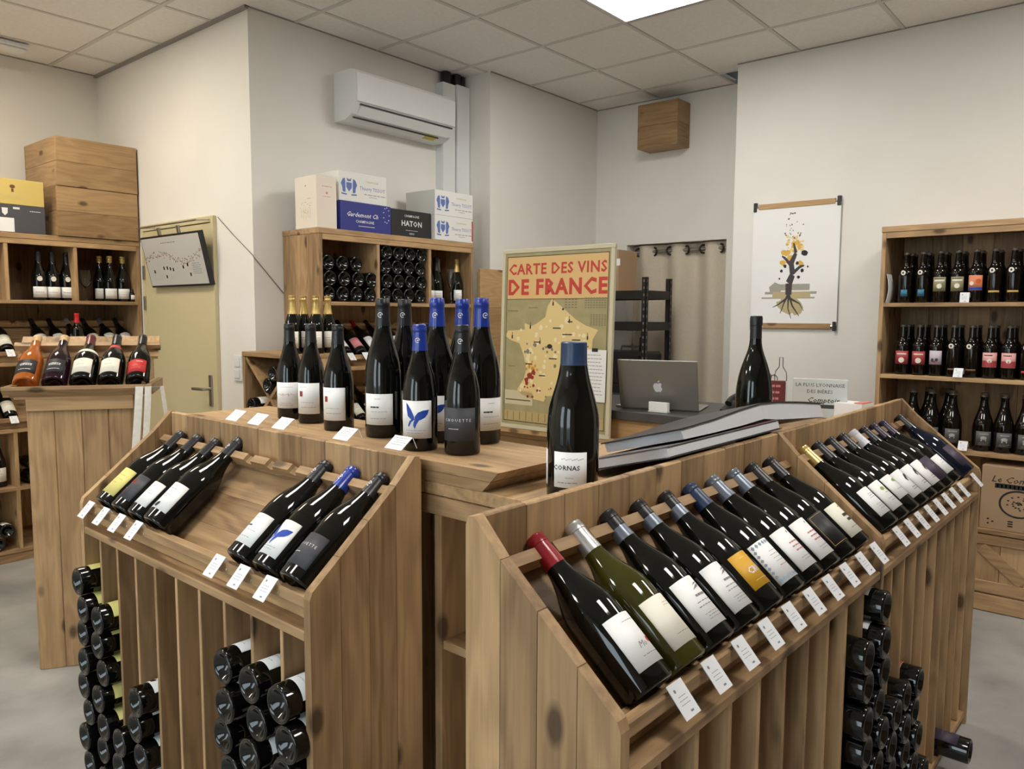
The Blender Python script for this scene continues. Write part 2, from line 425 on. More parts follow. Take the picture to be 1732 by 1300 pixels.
def tiles_marks():
    out = []
    for i in range(9):
        for v in (.040, -.040):
            u = -.040+i*.010; out += [P((u-.004, v), (u, v+.005), (u+.004, v), (u, v-.005))]
    for j in range(7):
        v = -.030+j*.010; out += [P((-.046, v), (-.042, v+.004), (-.038, v), (-.042, v-.004))]
    return out
deflab('tiles', w=.094, z0=.030, z1=.124, ink=[(PALEBLUE, tiles_marks()), (GREY_INK, bars(.004, .018, .05, 4, .008, .001, 31)), (M('faint_red_ink', srgb(190, 120, 120), .6), bars(.004, -.016, .045, 1, .006, .0014, 33))])
_fr = M('faint_red_ink', srgb(190, 120, 120), .6)
deflab('redlines', w=.088, z0=.030, z1=.126, ink=[(_fr, bars(0, .012, .05, 3, .010, .003, 41)), (GREY_INK, [('p', ell(0, .036, .006, .006, 8))] + bars(0, -.026, .05, 2, .006, .001, 42))])
deflab('darkgold', w=.086, z0=.034, z1=.122, mat=BLK, ink=[(GOLDINK, [('p', rect(0, .040, .08, .0009)), ('p', rect(0, -.040, .08, .0009)), ('p', rect(-.0395, 0, .0009, .08)), ('p', rect(.0395, 0, .0009, .08))])])
deflab('stacked', w=.084, z0=.034, z1=.122, mat=CREAM_PAPER, ink=[(BLACK_INK, [('p', ell(0, .032, .005, .004, 7)), ] + bars(0, .008, .034, 1, .01, .008, 45) + bars(.002, -.006, .028, 1, .01, .007, 46) + bars(0, -.026, .05, 1, .006, .0009, 44))])
_horse = [P((-.012, -.004), (-.006, .008), (.002, .013), (.010, .010), (.014, .016), (.018, .010), (.012, .004), (.004, .002), (-.002, -.004), (-.004, -.014), (-.008, -.012)), P((.004, .002), (.010, -.008), (.008, -.014), (.012, -.010), (.014, -.002))]
deflab('horse', w=.086, z0=.034, z1=.124, ink=[(BLACK_INK, [('p', [(u, v+.014) for u, v in q[1]]) for q in _horse] + bars(0, -.02, .045, 2, .007, .0012, 51))])
deflab('green', w=.086, z0=.034, z1=.124, ink=[(GREENINK, [('p', ell(-.012, .018, .018, .012, 9)), ('p', ell(.006, .012, .014, .009, 9)), ('p', rect(0, .004, .03, .0015))]), (GREY_INK, bars(0, -.014, .05, 2, .008, .001, 52))])
deflab('darkfoot', w=.086, z0=.050, z1=.124, ink=[(GREENINK, [('p', ell(0, .016, .03, .012, 10))]), (GREY_INK, bars(0, -.012, .05, 1, .008, .001, 53))])
deflab('purple', w=.086, z0=.034, z1=.122, mat=PURP, ink=[(GREY_INK, bars(0, .005, .04, 1, .006, .001, 54))])
deflab('charcoal_red', w=.086, z0=.036, z1=.118, mat=CHAR, ink=[(RED_INK, bars(-.004, .02, .03, 3, .005, .003, 61)), (WHITE_INK, bars(-.012, -.010, .016, 1, .004, .0018, 62)), (RED_INK, bars(-.008, -.018, .024, 2, .006, .0016, 63))])
deflab('paleyellow', w=.090, z0=.034, z1=.124, mat=PALEYEL, ink=[(M('ochre_ink', srgb(176, 160, 84), .6), bars(0, .02, .05, 3, .014, .0012, 64))])
deflab('whitedraw', w=.082, z0=.036, z1=.112, ink=[(CHAR, [('p', ell(-.020, .026, .014, .012, 9))]), (GREY_INK, bars(.004, .008, .045, 2, .008, .001, 65))])
_goat = [P((-.030, -.034), (-.028, -.024), (-.032, -.020), (-.024, -.016), (-.016, -.018), (-.014, -.026), (-.018, -.034)), P((-.006, -.036), (-.002, -.026), (.008, -.022), (.012, -.028), (.008, -.038))]
deflab('goats', w=.096, z0=.040, z1=.126, ink=[(BLACK_INK, _goat), (GREY_INK, bars(0, .024, .05, 1, .006, .0012, 66) + bars(-.006, .004, .04, 2, .007, .0012, 67))])
deflab('text_white', w=.084, z0=.036, z1=.118, ink=[(GREY_INK, bars(0, .028, .02, 1, .006, .001, 71)), (BLACK_INK, bars(-.006, .006, .028, 1, .006, .004, 70)), (GREY_INK, bars(0, -.006, .05, 1, .006, .0008, 72) + bars(0, -.024, .05, 1, .006, .001, 73))])
_bq = lambda *p: ('p', [((x-490)*.00044, -(y-985)*.00044) for x, y in p])
_bf = [_bq((488, 1004), (470, 1002), (447, 985), (440, 950), (436, 912), (450, 922), (470, 950), (486, 985)),
       _bq((488, 1004), (491, 985), (508, 964), (535, 953), (571, 949), (561, 975), (546, 992), (522, 1004), (500, 1008)),
       _bq((488, 1004), (470, 1016), (455, 1044), (449, 1036), (458, 1012), (472, 1001)),
       _bq((490, 1005), (514, 1006), (500, 1028), (490, 1054), (481, 1034), (484, 1016))]
deflab('butterfly', w=.084, z0=.032, z1=.122, ink=[(BLUE_INK, [('p', [(u, v+.008) for u, v in q[1]]) for q in _bf]), (PALEBLUE, bars(0, -.026, .05, 2, .006, .001, 74))])
deflab('silhouette', w=.090, z0=.034, z1=.112, mat=CHAR, ink=[(WHITE_INK, [t_('C H O U E T T E', .0095, .010, 0, .0)] + bars(-.010, -.010, .03, 1, .006, .0016, 75))])
deflab('script', w=.080, z0=.036, z1=.116, ink=[(_fr, [('p', rect(-.026+.004*i, .003+.0016*math.sin(i*1.9), .0034, .0012)) for i in range(13)] + [('p', rect(-.010+.018*i, .002, .0012, .009)) for i in range(2)]), (GREY_INK, bars(0, .026, .04, 1, .006, .0008, 76) + bars(0, -.024, .045, 2, .006, .0008, 77))])
deflab('redsquare', w=.076, z0=.030, z1=.122, ink=[(M('brick_ink', srgb(150, 62, 58), .6), [('p', rect(-.020, .014, .012, .016))]), (GREY_INK, bars(-.012, .034, .03, 1, .006, .0008, 78) + bars(0, -.012, .055, 1, .006, .001, 79) + bars(0, -.026, .05, 1, .006, .001, 80))])
deflab('whitestrip', w=.080, z0=.040, z1=.110, ink=[(GREY_INK, bars(0, .012, .045, 2, .01, .001, 81))])
deflab('reds', w=.084, z0=.034, z1=.110, mat=REDL, ink=[(WHITE_INK, bars(.012, .024, .03, 1, .006, .003, 82)), (M('pale_red_ink', srgb(222, 96, 84), .6), bars(0, -.002, .055, 2, .012, .003, 83))])
deflab('blackscript', w=.090, z0=.040, z1=.118, mat=BLK, ink=[(WHITE_INK, bars(.004, .012, .05, 2, .007, .0034, 84) + bars(0, -.020, .055, 1, .006, .0022, 85))])
deflab('creamlabel', w=.084, z0=.034, z1=.118, mat=CREAM_PAPER, ink=[(GREY_INK, [('p', ell(0, .026, .006, .004, 7))] + bars(0, .006, .04, 1, .008, .0022, 86) + bars(0, -.012, .05, 2, .008, .001, 87))])
deflab('pinklabel', w=.084, z0=.040, z1=.112, mat=PINK)
deflab('flag', w=.060, z0=.05, z1=.085, mat=CREAM_PAPER, ink=[(RED_INK, [('p', rect(0, -.010, .060, .014))]), (M('flag_green', srgb(60, 120, 70), .6), [('p', rect(0, .014, .060, .007))])])
# ------------------------------------------------------------------ the room
WALLM = noisy('wall_paint', srgb(226, 223, 215), srgb(232, 229, 222), 2.0, .75, bump=.05, bscale=180)
CEILM = noisy('ceiling_tile_mineral', srgb(236, 233, 228), srgb(243, 240, 235), 40.0, .9, bump=.15, bscale=320)
GRIDM = M('ceiling_grid_metal', srgb(212, 208, 202), .6)
FLOORM = noisy('polished_concrete', srgb(138, 137, 133), srgb(178, 176, 171), 3.2, .42, 9, bump=.04, bscale=20)
X0, X1, Y0, Y1 = -5.7, 1.69, -5.4, 2.79        # room limits
struct('floor', G().box(X0-.2, 2.9, Y0-.2, Y1+.2, -.12, 0, 0), FLOORM)
def wallbox(name, *a): return struct(name, G().box(*a, c=0), WALLM)
wallbox('wall_back', X0, -.88, Y1, Y1+.15, 0, CEIL)
wallbox('wall_door', -.9, -.75, .85, Y1, 0, CEIL)
wallbox('wall_air_conditioner', -.75, .765, .85, 1.0, 0, CEIL)
wallbox('wall_column', .765, .915, .57, 1.0, 0, CEIL)
wallbox('wall_side', .915, 2.25, .57, .72, 0, CEIL)
# niche wall with the curtained doorway
g = G().box(2.08, 2.20, .27, .57, 0, CEIL, 0); g.box(2.08, 2.20, -.80, -.575, 0, CEIL, 0); g.box(2.08, 2.20, -.575, .27, 2.075, CEIL, 0)
struct('wall_niche', g, WALLM)
wallbox('wall_recess', 2.2, 2.8, .27, .42, 0, 2.5); wallbox('wall_recess_near', 2.2, 2.8, -.95, -.80, 0, 2.5); wallbox('wall_recess_far', 2.8, 2.9, -.95, .42, 0, 2.5)
struct('ceiling_recess', G().box(2.2, 2.8, -.8, .27, 2.4, 2.5, 0), WALLM)
wallbox('wall_right', 1.69, 2.25, Y0, -.80, 0, CEIL)
# street side: two windows in the left wall, darkened wall behind the camera
ALU = M('dark_aluminium', srgb(70, 72, 76), .4, metal=.6)
def pane_mat():
    m = bpy.data.materials.new('window_glass'); m.use_nodes = True; N = m.node_tree.nodes; L = m.node_tree.links
    for n in list(N): N.remove(n)
    o = N.new('ShaderNodeOutputMaterial'); mx = N.new('ShaderNodeMixShader'); tr = N.new('ShaderNodeBsdfTransparent'); gl = N.new('ShaderNodeBsdfGlossy'); fr = N.new('ShaderNodeFresnel')
    gl.inputs['Roughness'].default_value = .02; tr.inputs['Color'].default_value = (.93, .96, .95, 1)
    L.new(fr.outputs[0], mx.inputs[0]); L.new(tr.outputs[0], mx.inputs[1]); L.new(gl.outputs[0], mx.inputs[2]); L.new(mx.outputs[0], o.inputs[0])
    return m
PANE = pane_mat()
g = G().box(X0-.15, X0, Y0, -3.7, 0, CEIL, 0).box(X0-.15, X0, -2.6, -1.7, 0, CEIL, 0).box(X0-.15, X0, -.6, Y1, 0, CEIL, 0)
for s0, s1 in ((-3.7, -2.6), (-1.7, -.6)): g.box(X0-.15, X0, s0, s1, 0, .35, 0).box(X0-.15, X0, s0, s1, 2.7, CEIL, 0)
struct('wall_left', g, WALLM)
g = G().box(X0-.15, 2.25, Y0-.15, Y0, 0, CEIL, 0)
struct('wall_rear', g, noisy('unseen_dark_wall', srgb(104, 82, 62), srgb(122, 98, 74), 5, .6))  # unseen wall, coloured dark to cut light bounced onto the rack fronts
def window(name, horizontal, a0, a1, c, n):
    f = G()
    def bar(s0, s1, z0, z1):
        if horizontal: f.box(s0, s1, c-.03, c+.03, z0, z1, .002)
        else: f.box(c-.03, c+.03, s0, s1, z0, z1, .002)
    bar(a0, a1, .35, .41); bar(a0, a1, 2.64, 2.70)
    for k in range(n+1):
        s = a0+(a1-a0-.06)*k/n; bar(s, s+.06, .41, 2.64)
    w = struct(name, f, ALU)
    for k in range(n):
        s0, s1 = a0+(a1-a0-.06)*k/n+.06, a0+(a1-a0-.06)*(k+1)/n
        q = G().box(s0, s1, c-.004, c+.004, .41, 2.64, 0) if horizontal else G().box(c-.004, c+.004, s0, s1, .41, 2.64, 0)
        obj('pane', q, PANE, w)
window('window_1', False, -1.7, -.6, X0-.075, 1)
window('window_2', False, -3.7, -2.6, X0-.075, 1)
pv = obj('pavement', G().box(-16, 12, -16, Y0-.2, -.2, -.02, 0).box(-16, X0-.2, Y0-.2, 8, -.2, -.02, 0), noisy('asphalt', srgb(120, 120, 120), srgb(140, 140, 138), 3, .9)); pv['kind'] = 'structure'

# suspended ceiling: one slab with a T-bar grid, 60 cm tiles laid in as parts, some of them LED panels
ceil = struct('ceiling', G().box(X0-.2, 2.3, Y0-.2, Y1+.2, CEIL+.05, CEIL+.15, 0), M('ceiling_void', srgb(90, 88, 86), .9))
gx = [.6*k for k in range(-10, 5)]; gy = [.6*k for k in range(-9, 6)]
bt = G().box(-.011, .011, Y0-.1, Y1+.1, 0, .03, 0).mesh('grid_bar'); bt2 = G().box(X0-.1, 2.3, -.011, .011, .0005, .03, 0).mesh('grid_bar')
for x in gx:
    if X0-.1 < x < 2.3: obj('grid_bar', bt, GRIDM, ceil, T(x, 0, CEIL-.004))
for y in gy:
    if Y0-.1 < y < Y1+.1: obj('grid_bar', bt2, GRIDM, ceil, T(0, y, CEIL-.004))
tile = G().box(.012, .588, .012, .588, 0, .015, .003).mesh('ceiling_tile')
LIGHTS = {(0, -2), (0, -6), (-4, -2), (-4, 2), (-4, -6), (-8, -2), (-8, 2)}
for i in range(-10, 4):
    for j in range(-9, 5):
        if (i, j) in LIGHTS: continue
        if i >= 2 and j >= 1: continue
        if i >= 3 and j <= -2: continue
        if i >= -1 and j >= 2: continue
        obj('ceiling_tile', tile, CEILM, ceil, T(.6*i, .6*j, CEIL))
g = G().box(-.9, 1.69, -.0, .0+.001, 0, .001, 0)
emit = bpy.data.materials.new('led_diffuser'); emit.use_nodes = True
_p = emit.node_tree.nodes['Principled BSDF']; _p.inputs['Base Color'].default_value = (.9, .9, .9, 1)
_p.inputs['Emission Color'].default_value = (1.0, .965, .91, 1); _p.inputs['Emission Strength'].default_value = PANEL_EMIT
warm = emit.copy(); warm.name = 'warm_led_diffuser'; warm.node_tree.nodes['Principled BSDF'].inputs['Emission Color'].default_value = (1.0, .90, .74, 1)
fr_m = G().box(.004, .596, .004, .022, -.004, .014, .001).box(.004, .596, .578, .596, -.004, .014, .001).box(.004, .022, .022, .578, -.004, .014, .001).box(.578, .596, .022, .578, -.004, .014, .001).mesh('panel_frame')
df_m = G().box(.022, .578, .022, .578, .001, .008, 0).mesh('diffuser')
for k, (i, j) in enumerate(sorted(LIGHTS)):
    nm = {(0, -2): 'square white LED ceiling panel at the top centre above the counter', (-4, 2): 'square white LED ceiling panel above the pedestal by the beige door',
          (-4, -2): 'square white LED ceiling panel over the left end of the island', (0, -6): 'square white LED ceiling panel near the beer shelf',
          (-4, -6): 'square white LED ceiling panel behind the camera', (-8, -2): 'square white LED ceiling panel close to the side window',
          (-8, 2): 'square white LED ceiling panel in the far left corner', (-8, -6): 'square white LED ceiling panel between both shop windows'}[(i, j)]
    t = thing('ceiling_light', nm, 'ceiling light', T(.6*i, .6*j, CEIL), 'LED panels in the suspended ceiling')
    obj('frame', fr_m, M('white_metal', srgb(225, 225, 225), .5), t); obj('diffuser', df_m, warm if (i, j) == (-4, 2) else emit, t)
# perimeter trims
TR = M('shadow_trim', srgb(150, 146, 141), .7)
def trim(n, *a): struct('trim_%d' % n, G().box(*a, c=0), TR)
trim(1, -.922, -.90, .84, Y1, CEIL-.016, CEIL+.02); trim(2, -.922, .765, .84, .85, CEIL-.005, CEIL+.02); trim(3, .765, 2.08, .56, .57, CEIL-.005, CEIL+.02)
trim(4, 2.07, 2.08, -.8, .57, CEIL-.005, CEIL+.02); trim(5, 1.68, 1.69, Y0, -.80, CEIL-.005, CEIL+.02); trim(6, X0, -.9, Y1-.01, Y1, CEIL-.005, CEIL+.02)

# beige door in wall_door
DOORM = M('beige_door_paint', srgb(204, 192, 152), .5)
d = struct('door_1', G().box(-.918, -.9, 1.262, 2.125, 0, 2.045, .002), DOORM)
obj('door_frame', G().box(-.925, -.9, 1.235, 1.262, 0, 2.085, .002).box(-.925, -.9, 2.125, 2.152, 0, 2.085, .002).box(-.925, -.9, 1.262, 2.125, 2.048, 2.085, .002), DOORM, d)
obj('handle_plate', G().box(-.926, -.918, 1.298, 1.336, .955, 1.145, .003), METAL, d)
hh = obj('door_handle', G().tube([(-.926, 1.318, 1.062), (-.975, 1.318, 1.062), (-.978, 1.335, 1.062), (-.978, 1.43, 1.060)], .0095, 10).mesh('door_handle', True), METAL, d)
for z in (.25, 1.58, 1.78): obj('hinge', G().tube([(-.926, 2.128, z-.045), (-.926, 2.128, z+.045)], .009, 8).mesh('hinge', True), METAL, d)
# ------------------------------------------------------------------ island: slanted display racks around the counter
TH = math.radians(-1.4)
ISL = T(-2.437, -2.515, 0) @ RZ(TH)                       # R frame: x along the right racks, y from front to back
LISL = ISL @ T(0, 1.914, 0) @ RZ(-math.pi/2)              # L frame: x along the left rack, y from front to back
D, HB, HF = .293, 1.202, .959
def slope_z(y): return HF+.838*y
def rail_mesh(x0, x1, slots, dz=0.0):
    """bottle rail with a half-round notch for every neck"""
    c, s = math.cos(SLOPE), math.sin(SLOPE)
    top, bot, r = -.030, -.062, .017
    pts = [(x0, bot), (x1, bot), (x1, top)]
    for sx in sorted(slots, reverse=True):
        for k in range(7): a = math.pi*k/6; pts.append((sx+r*math.cos(a), top-r*math.sin(a)))
    pts.append((x0, top)); n = len(pts); vs = []
    for u in (-.011, .011):
        for x, q in pts:
            yy = .222+u*c-q*s; zz = slope_z(.222)+u*s+q*c+dz; vs.append((x, yy, zz))
    fs = [tuple(range(n)), tuple(range(2*n-1, n-1, -1))] + [(i, n+i, n+(i+1) % n, (i+1) % n) for i in range(n)]
    return G().add(vs, fs)
def tray(t, x0, x1, slots, dz=0.0, yb=.272):
    for a, b in ((.055, .125), (.126, .197), (.198, yb)):
        za, zb = .853+.838*a+dz, .853+.838*b+dz
        obj('tray_board', G().prism([(a, za), (b, zb), (b, zb-.014), (a, za-.014)], 'x', x0, x1), WX, t)
    obj('notched_rail', rail_mesh(x0, x1, slots, dz), WX, t)
    bxp('front_lip', t, WX, x0, x1, .012, .031, .920+dz, .947+dz, c=.003)
    bxp('tray_front_board', t, WX, x0, x1, .040, .054, .8805+dz, .935+dz)
def side_boards(t, x0, x1, n=4):
    cuts = [D*k/n for k in range(n+1)]
    for k in range(n):
        a, b = cuts[k]+(.0006 if k else 0), cuts[k+1]-(.0006 if k < n-1 else 0)
        top = [(b, slope_z(b)), (a, slope_z(a))]
        if k == 0: top = [(b, slope_z(b)), (.006, slope_z(.006)+.001), (0, HF-.010)]
        if k == n-1: top = [(b, HB-.018), (b-.006, HB-.004), (b-.018, HB-.002), (a, slope_z(a))]
        poly = [(a, 0), (b, 0)] + top
        obj('side_board', G().prism(poly, 'x', x0, x1), WZ, t)
def rack(label, m, L, slots, tl=.022, tr=.022, bays=10):
    t = thing('display_rack', label, 'wine rack', m, 'slanted display racks of the island')
    side_boards(t, 0, tl); side_boards(t, L-tr, L)
    nb = 11; w = (L-tl-tr)/nb
    for k in range(nb):
        bxp('back_board', t, WZ, tl+w*k+.0008, tl+w*(k+1)-.0008, D-.020, D-.001, .0, HB-.004-.0008*(k % 2), c=.0025)
    tray(t, tl, L-tr, slots)
    bxp('ledge_board', t, WX, tl, L-tr, .001, D-.021, .858, .880, c=.003)
    bp = L/bays
    for k in range(1, bays):
        bxp('divider', t, WZ, bp*k-.006, bp*k+.006, .008, D-.021, .052, .857)
    bxp('base_board', t, WX, tl, L-tr, .004, D-.021, .030, .051)
    bxp('plinth', t, WX, tl, L-tr, .02, .04, 0, .030)
    return t
LEN = 1.18
SL_R = [.146+.105*k for k in range(10)]
SL_L = [.118+.108*k for k in range(10)]
rack('slanted wine rack in front, with red and silver capped bottles on its tray', ISL, LEN, SL_R, tr=.012)
rack('slanted wine rack at the far right, beside the beer shelf', ISL @ T(LEN, 0, 0), LEN, SL_R, tl=.012)
rack('slanted wine rack on the left with a gap between its bottles', LISL, 1.19, SL_L)

# tilted bottles on the trays
def leaning(frame, x, label, lab, roll=0.0, y=.035, dz=0.0, **kw):
    R = kw.setdefault('R', .041)
    m = frame @ lean_matrix(x, y, dz, roll)
    if R != .041: m = m @ T(0, 0, 0)
    l = dict(LAB[lab]) if lab else None
    if l: l['z0'] = round(l['z0']-.008, 4); l['z1'] = round(l['z1']-.008, 4)
    return bottle(label, m, lab=l, group=kw.pop('group', 'bottles leaning on the island racks'), **kw)
R2F = ISL @ T(LEN, 0, 0)
BAND = (CAP_GREY, .79, .875)
right1 = [
 ('dark wine bottle with a glossy red capsule, first on the front rack', 'pinkmark', dict(cap=CAP_RED, seg=40)),
 ('olive green wine bottle with a silver capsule and plain white label', 'faint', dict(cap=CAP_SILVER, glass=GLASS_OLIVE, seg=40)),
 ('dark bottle with a grey neck band, next to the olive green bottle', 'arch', dict(cap=CAP_BLACK, caplen=.036, band=BAND, seg=40)),
 ('dark bottle with a grey neck band, next to the yellow labelled bottle', 'arch', dict(cap=CAP_BLACK, caplen=.036, band=BAND, seg=36)),
 ('dark wine bottle with a bright yellow label on the front rack', 'yellow', dict(cap=CAP_BLACK, caplen=.036, band=BAND, seg=36)),
 ('dark wine bottle with a navy capsule and a patterned tile border label', 'tiles', dict(cap=CAP_NAVY, kind='slim', R=.0465, seg=36)),
 ('grey capped bottle with a white label, beside the navy capped bottle', 'redlines', dict(cap=CAP_GREY, kind='slim', R=.0465, seg=36)),
 ('grey capped bottle with a white label, beside the black labelled bottle', 'redlines', dict(cap=CAP_GREY, kind='slim', R=.0465, seg=36)),
 ('dark bottle with a black label framed by a thin gold line', 'darkgold', dict(cap=CAP_BLACK, seg=32)),
 ('dark bottle with cream label and bold stacked lettering at the rack divider', 'stacked', dict(cap=CAP_BLACK, seg=32))]
for k, (lb, la, kw) in enumerate(right1):
    leaning(ISL, SL_R[k]-.012, lb, la, **{**dict(R=.0455, h=.30), **kw}, roll=math.radians([6, 4, 3, 5, 4, 2, 3, 2, 0, 3][k]))
right2 = [
 ('gold capped bottle with a white label, first on the far right rack', 'plain', dict(cap=CAP_GOLD)),
 ('black capped bottle with a white label and pale green sketch on top', 'green', dict(cap=CAP_BLACK)),
 ('black capped bottle with a short white label above a dark base', 'darkfoot', dict(cap=CAP_BLACK)),
 ('black capped bottle with a running horse label, next to the white capped one', 'horse', dict(cap=CAP_BLACK)),
 ('white capped bottle with a running horse label', 'horse', dict(cap=CAP_WHITE)),
 ('black capped bottle with a horse label, next to the purple capped one', 'horse', dict(cap=CAP_BLACK)),
 ('purple capped bottle with a dark purple label on the far right rack', 'purple', dict(cap=CAP_PURPLE)),
 ('dark purple capped slim bottle with a narrow white label', 'whitestrip', dict(cap=CAP_PURPLE)),
 ('blue black bottle alone at the right end of the far rack', 'purple', dict(cap=CAP_BLACK, glass=M('blue_black_glass', (.004, .008, .02), .06)))]
for k, (lb, la, kw) in enumerate(right2):
    leaning(R2F, SL_R[k if k < 8 else 9]-.010, lb, la, roll=math.radians((k % 3)*3-2), seg=24, R=.047, h=.30, **kw)
left1 = [
 (0, 'black capped bottle with a pale yellow label on the left rack', 'paleyellow', dict(cap=CAP_BLACK)),
 (1, 'black capped bottle with a charcoal label and red lettering', 'charcoal_red', dict(cap=CAP_BLACK)),
 (2, 'black capped bottle with a white label, between charcoal and goat labels', 'whitedraw', dict(cap=CAP_BLACK)),
 (3, 'large black capped bottle with two small goats on its white label', 'goats', dict(cap=CAP_BLACK, R=.050, h=.318, logo=WHITE_INK)),
 (7, 'black capped bottle with a white lettered label, beside the tilted butterfly bottle', 'text_white', dict(cap=CAP_BLACK, logo=WHITE_INK, kind='slim', R=.0475, h=.305)),
 (8, 'blue capped bottle with a blue butterfly label, tilted on the left rack', 'butterfly', dict(cap=CAP_BLUE, logo=WHITE_INK, kind='slim', R=.0475, h=.305)),
 (9, 'black capped bottle with a charcoal label, last on the left rack', 'silhouette', dict(cap=CAP_BLACK, logo=WHITE_INK, kind='slim', R=.0475, h=.305))]
for s, lb, la, kw in left1:
    leaning(LISL, SL_L[s], lb, la, roll=math.radians(-4 if s < 4 else -6), seg=36, **{**dict(R=.046, h=.30), **kw})

# price tags clipped to the tray lips
TAG = G().box(-.0215, .0215, -.0006, .0006, -.028, .026, 0).mesh('tag_card')
CLIP = G().tube([(.0215, .0006, .024), (.0225, .012, .020), (.0225, .018, .002)], .0012, 6).mesh('tag_clip', True)
TAGINK = print_mesh('tag_print', flat_print([('p', ell(-.010, .014, .006, .006, 7))] + bars(0, .004, .026, 3, .006, .0009, 91) + [('p', rect(.004, -.020, .008, .003))], lambda u, v: (u, -.0009, v)))
TAGW = M('price_tag_card', srgb(236, 238, 242), .5)
CLEAR = M('clear_plastic', srgb(220, 224, 226), .15)
def price_tag(m, label, group):
    t = thing('price_tag', label, 'price tag', m, group)
    c = obj('card', TAG, TAGW, t); obj('print', TAGINK, GREY_INK, c); obj('clip', CLIP, CLEAR, t)
ORD = ['first', 'second', 'third', 'fourth', 'fifth', 'sixth', 'seventh', 'eighth', 'ninth', 'tenth', 'eleventh', 'twelfth']
def lip_tag(frame, x, label, group, dz=0.0): price_tag(frame @ T(x, -.004, .940+dz) @ RX(math.radians(-42)), label, group)
for k in range(10): lip_tag(ISL, SL_R[k]+.016+.002*k, '%s white price tag along the front rack lip, counting from its red capped bottle' % ORD[k], 'price tags of the front rack')
for k in list(range(8)) + [9]: lip_tag(R2F, SL_R[k]-.01, '%s white price tag along the far right rack, counting from its gold capped bottle' % ORD[min(k, 8)], 'price tags of the far right rack')
for k, (s, lb, la, kw) in enumerate(left1):
    lip_tag(LISL, SL_L[s]-.055, '%s white price tag along the left rack, counting from its pale yellow label' % ORD[k], 'price tags of the left rack')

# bottles lying in the lower bays
def stack(frame, bay, bp, top, where, labkind=None, y=-.028, capmat=CAP_BLACK, glass=None, group='bottles lying in the lower bays', seg=26):
    zs = []; z = .051+.0415; i = 0
    while z <= top+.02: zs.append(z); z += .0792
    for i, z in enumerate(zs):
        n = len(zs)-1-i; x = bp*(bay+.5)+(.010 if i % 2 else -.010)
        l = dict(LAB[labkind]) if labkind else None
        bottle('dark bottle lying base out, %s from top, %s' % (ORD[n], where), frame @ lying_matrix(x, y-.004*((i*7+bay) % 3), z, random.uniform(-.6, .6)),
               h=.286, R=.0405, lab=l, cap=capmat, glass=glass, group=group, seg=seg)
BPL = .119
stack(LISL, 0, BPL, .775, 'first bay of left rack', 'paleyellow')
stack(LISL, 1, BPL, .665, 'second bay of left rack', 'paleyellow')
stack(LISL, 2, BPL, .32, 'third bay of left rack')
stack(LISL, 3, BPL, .475, 'fourth bay of left rack', 'goats')
stack(LISL, 7, BPL, .775, 'eighth bay of left rack', 'text_white')
stack(LISL, 8, BPL, .765, 'ninth bay of left rack', 'text_white')
stack(LISL, 9, BPL, .745, 'last bay of left rack', 'text_white')
stack(ISL, 8, .118, .71, 'ninth bay of the front rack')
stack(ISL, 9, .118, .80, 'tenth bay of the front rack', 'plain')
stack(R2F, 0, .118, .49, 'first bay of the far right rack')
stack(R2F, 1, .118, .52, 'second bay of the far right rack')
FLAG = dict(name='label', w=.05, z0=.06, z1=.10, mat=M('flag_red', srgb(180, 40, 50), .5))
stack(R2F, 2, .118, .50, 'third bay of the far right rack', 'flag')
stack(R2F, 3, .118, .19, 'fourth bay of the far right rack')
bottle('bottle with a dark purple label poking out low at the far right rack', R2F @ lying_matrix(.118*6.6, -.085, .094, .1), h=.286, R=.0405, lab=dict(LAB['purple']), cap=CAP_PURPLE, group='bottles lying in the lower bays')

# ------------------------------------------------------------------ the counter
ct = thing('shop_counter', 'wooden L-shaped shop counter carrying the standing bottles behind the racks', 'counter', ISL)
ZF = 1.185
bevel = lambda z0, z1, e0, e1: None
def slab(name, z0, z1, b0top, b0bot, b1, a0, a1, mat):
    vs = [(a0, b0bot, z0), (a1, b0bot, z0), (a1, b1, z0), (a0, b1, z0), (a0, b0top, z1), (a1, b0top, z1), (a1, b1, z1), (a0, b1, z1)]
    return obj(name, G().add(vs, [(0, 3, 2, 1), (4, 5, 6, 7), (0, 1, 5, 4), (1, 2, 6, 5), (2, 3, 7, 6), (3, 0, 4, 7)]), mat, ct)
slab('flap_top_board', 1.163, ZF, .515, .537, 1.91, .318, .63, WY)
slab('flap_lower_board', 1.139, 1.162, .538, .562, 1.91, .320, .63, WY)
bxp('counter_corner_board', ct, WX, .322, .757, .297, .748, 1.108, 1.138, c=.002)
bxp('counter_board', ct, WY, .322, .63, .750, 1.90, 1.108, 1.138, c=.002)
bxp('counter_top_board', ct, WX, .760, 2.36, .297, .520, 1.108, 1.138, c=.003); bxp('counter_top_board', ct, WX, .760, 2.36, .521, .745, 1.108, 1.138, c=.003)
bxp('counter_under_board', ct, WX, .64, 2.36, .300, .735, 1.066, 1.107, c=.002)
bxp('fascia_board', ct, WY, .326, .344, .30, 1.89, 1.062, 1.105)
bxp('end_panel', ct, WZ, .33, .61, .700, .722, 0, 1.061); bxp('end_panel', ct, WZ, .33, .61, .300, .320, 0, 1.061)
for k in range(4): bxp('back_board', ct, WZ, .592, .61, .321+.0945*k, .321+.0945*(k+1)-.001, 0, 1.061)
bxp('shelf_board', ct, WY, .335, .591, .321, .699, .748, .768); bxp('shelf_board', ct, WY, .335, .591, .321, .699, .36, .38)
for k in range(8): bxp('back_board', ct, WZ, .592, .61, .724+.146*k, .724+.146*(k+1)-.001, 0, 1.105)
for k in range(12): bxp('back_board', ct, WZ, .64+.143*k, .64+.143*(k+1)-.001, .715, .734, 0, 1.065)

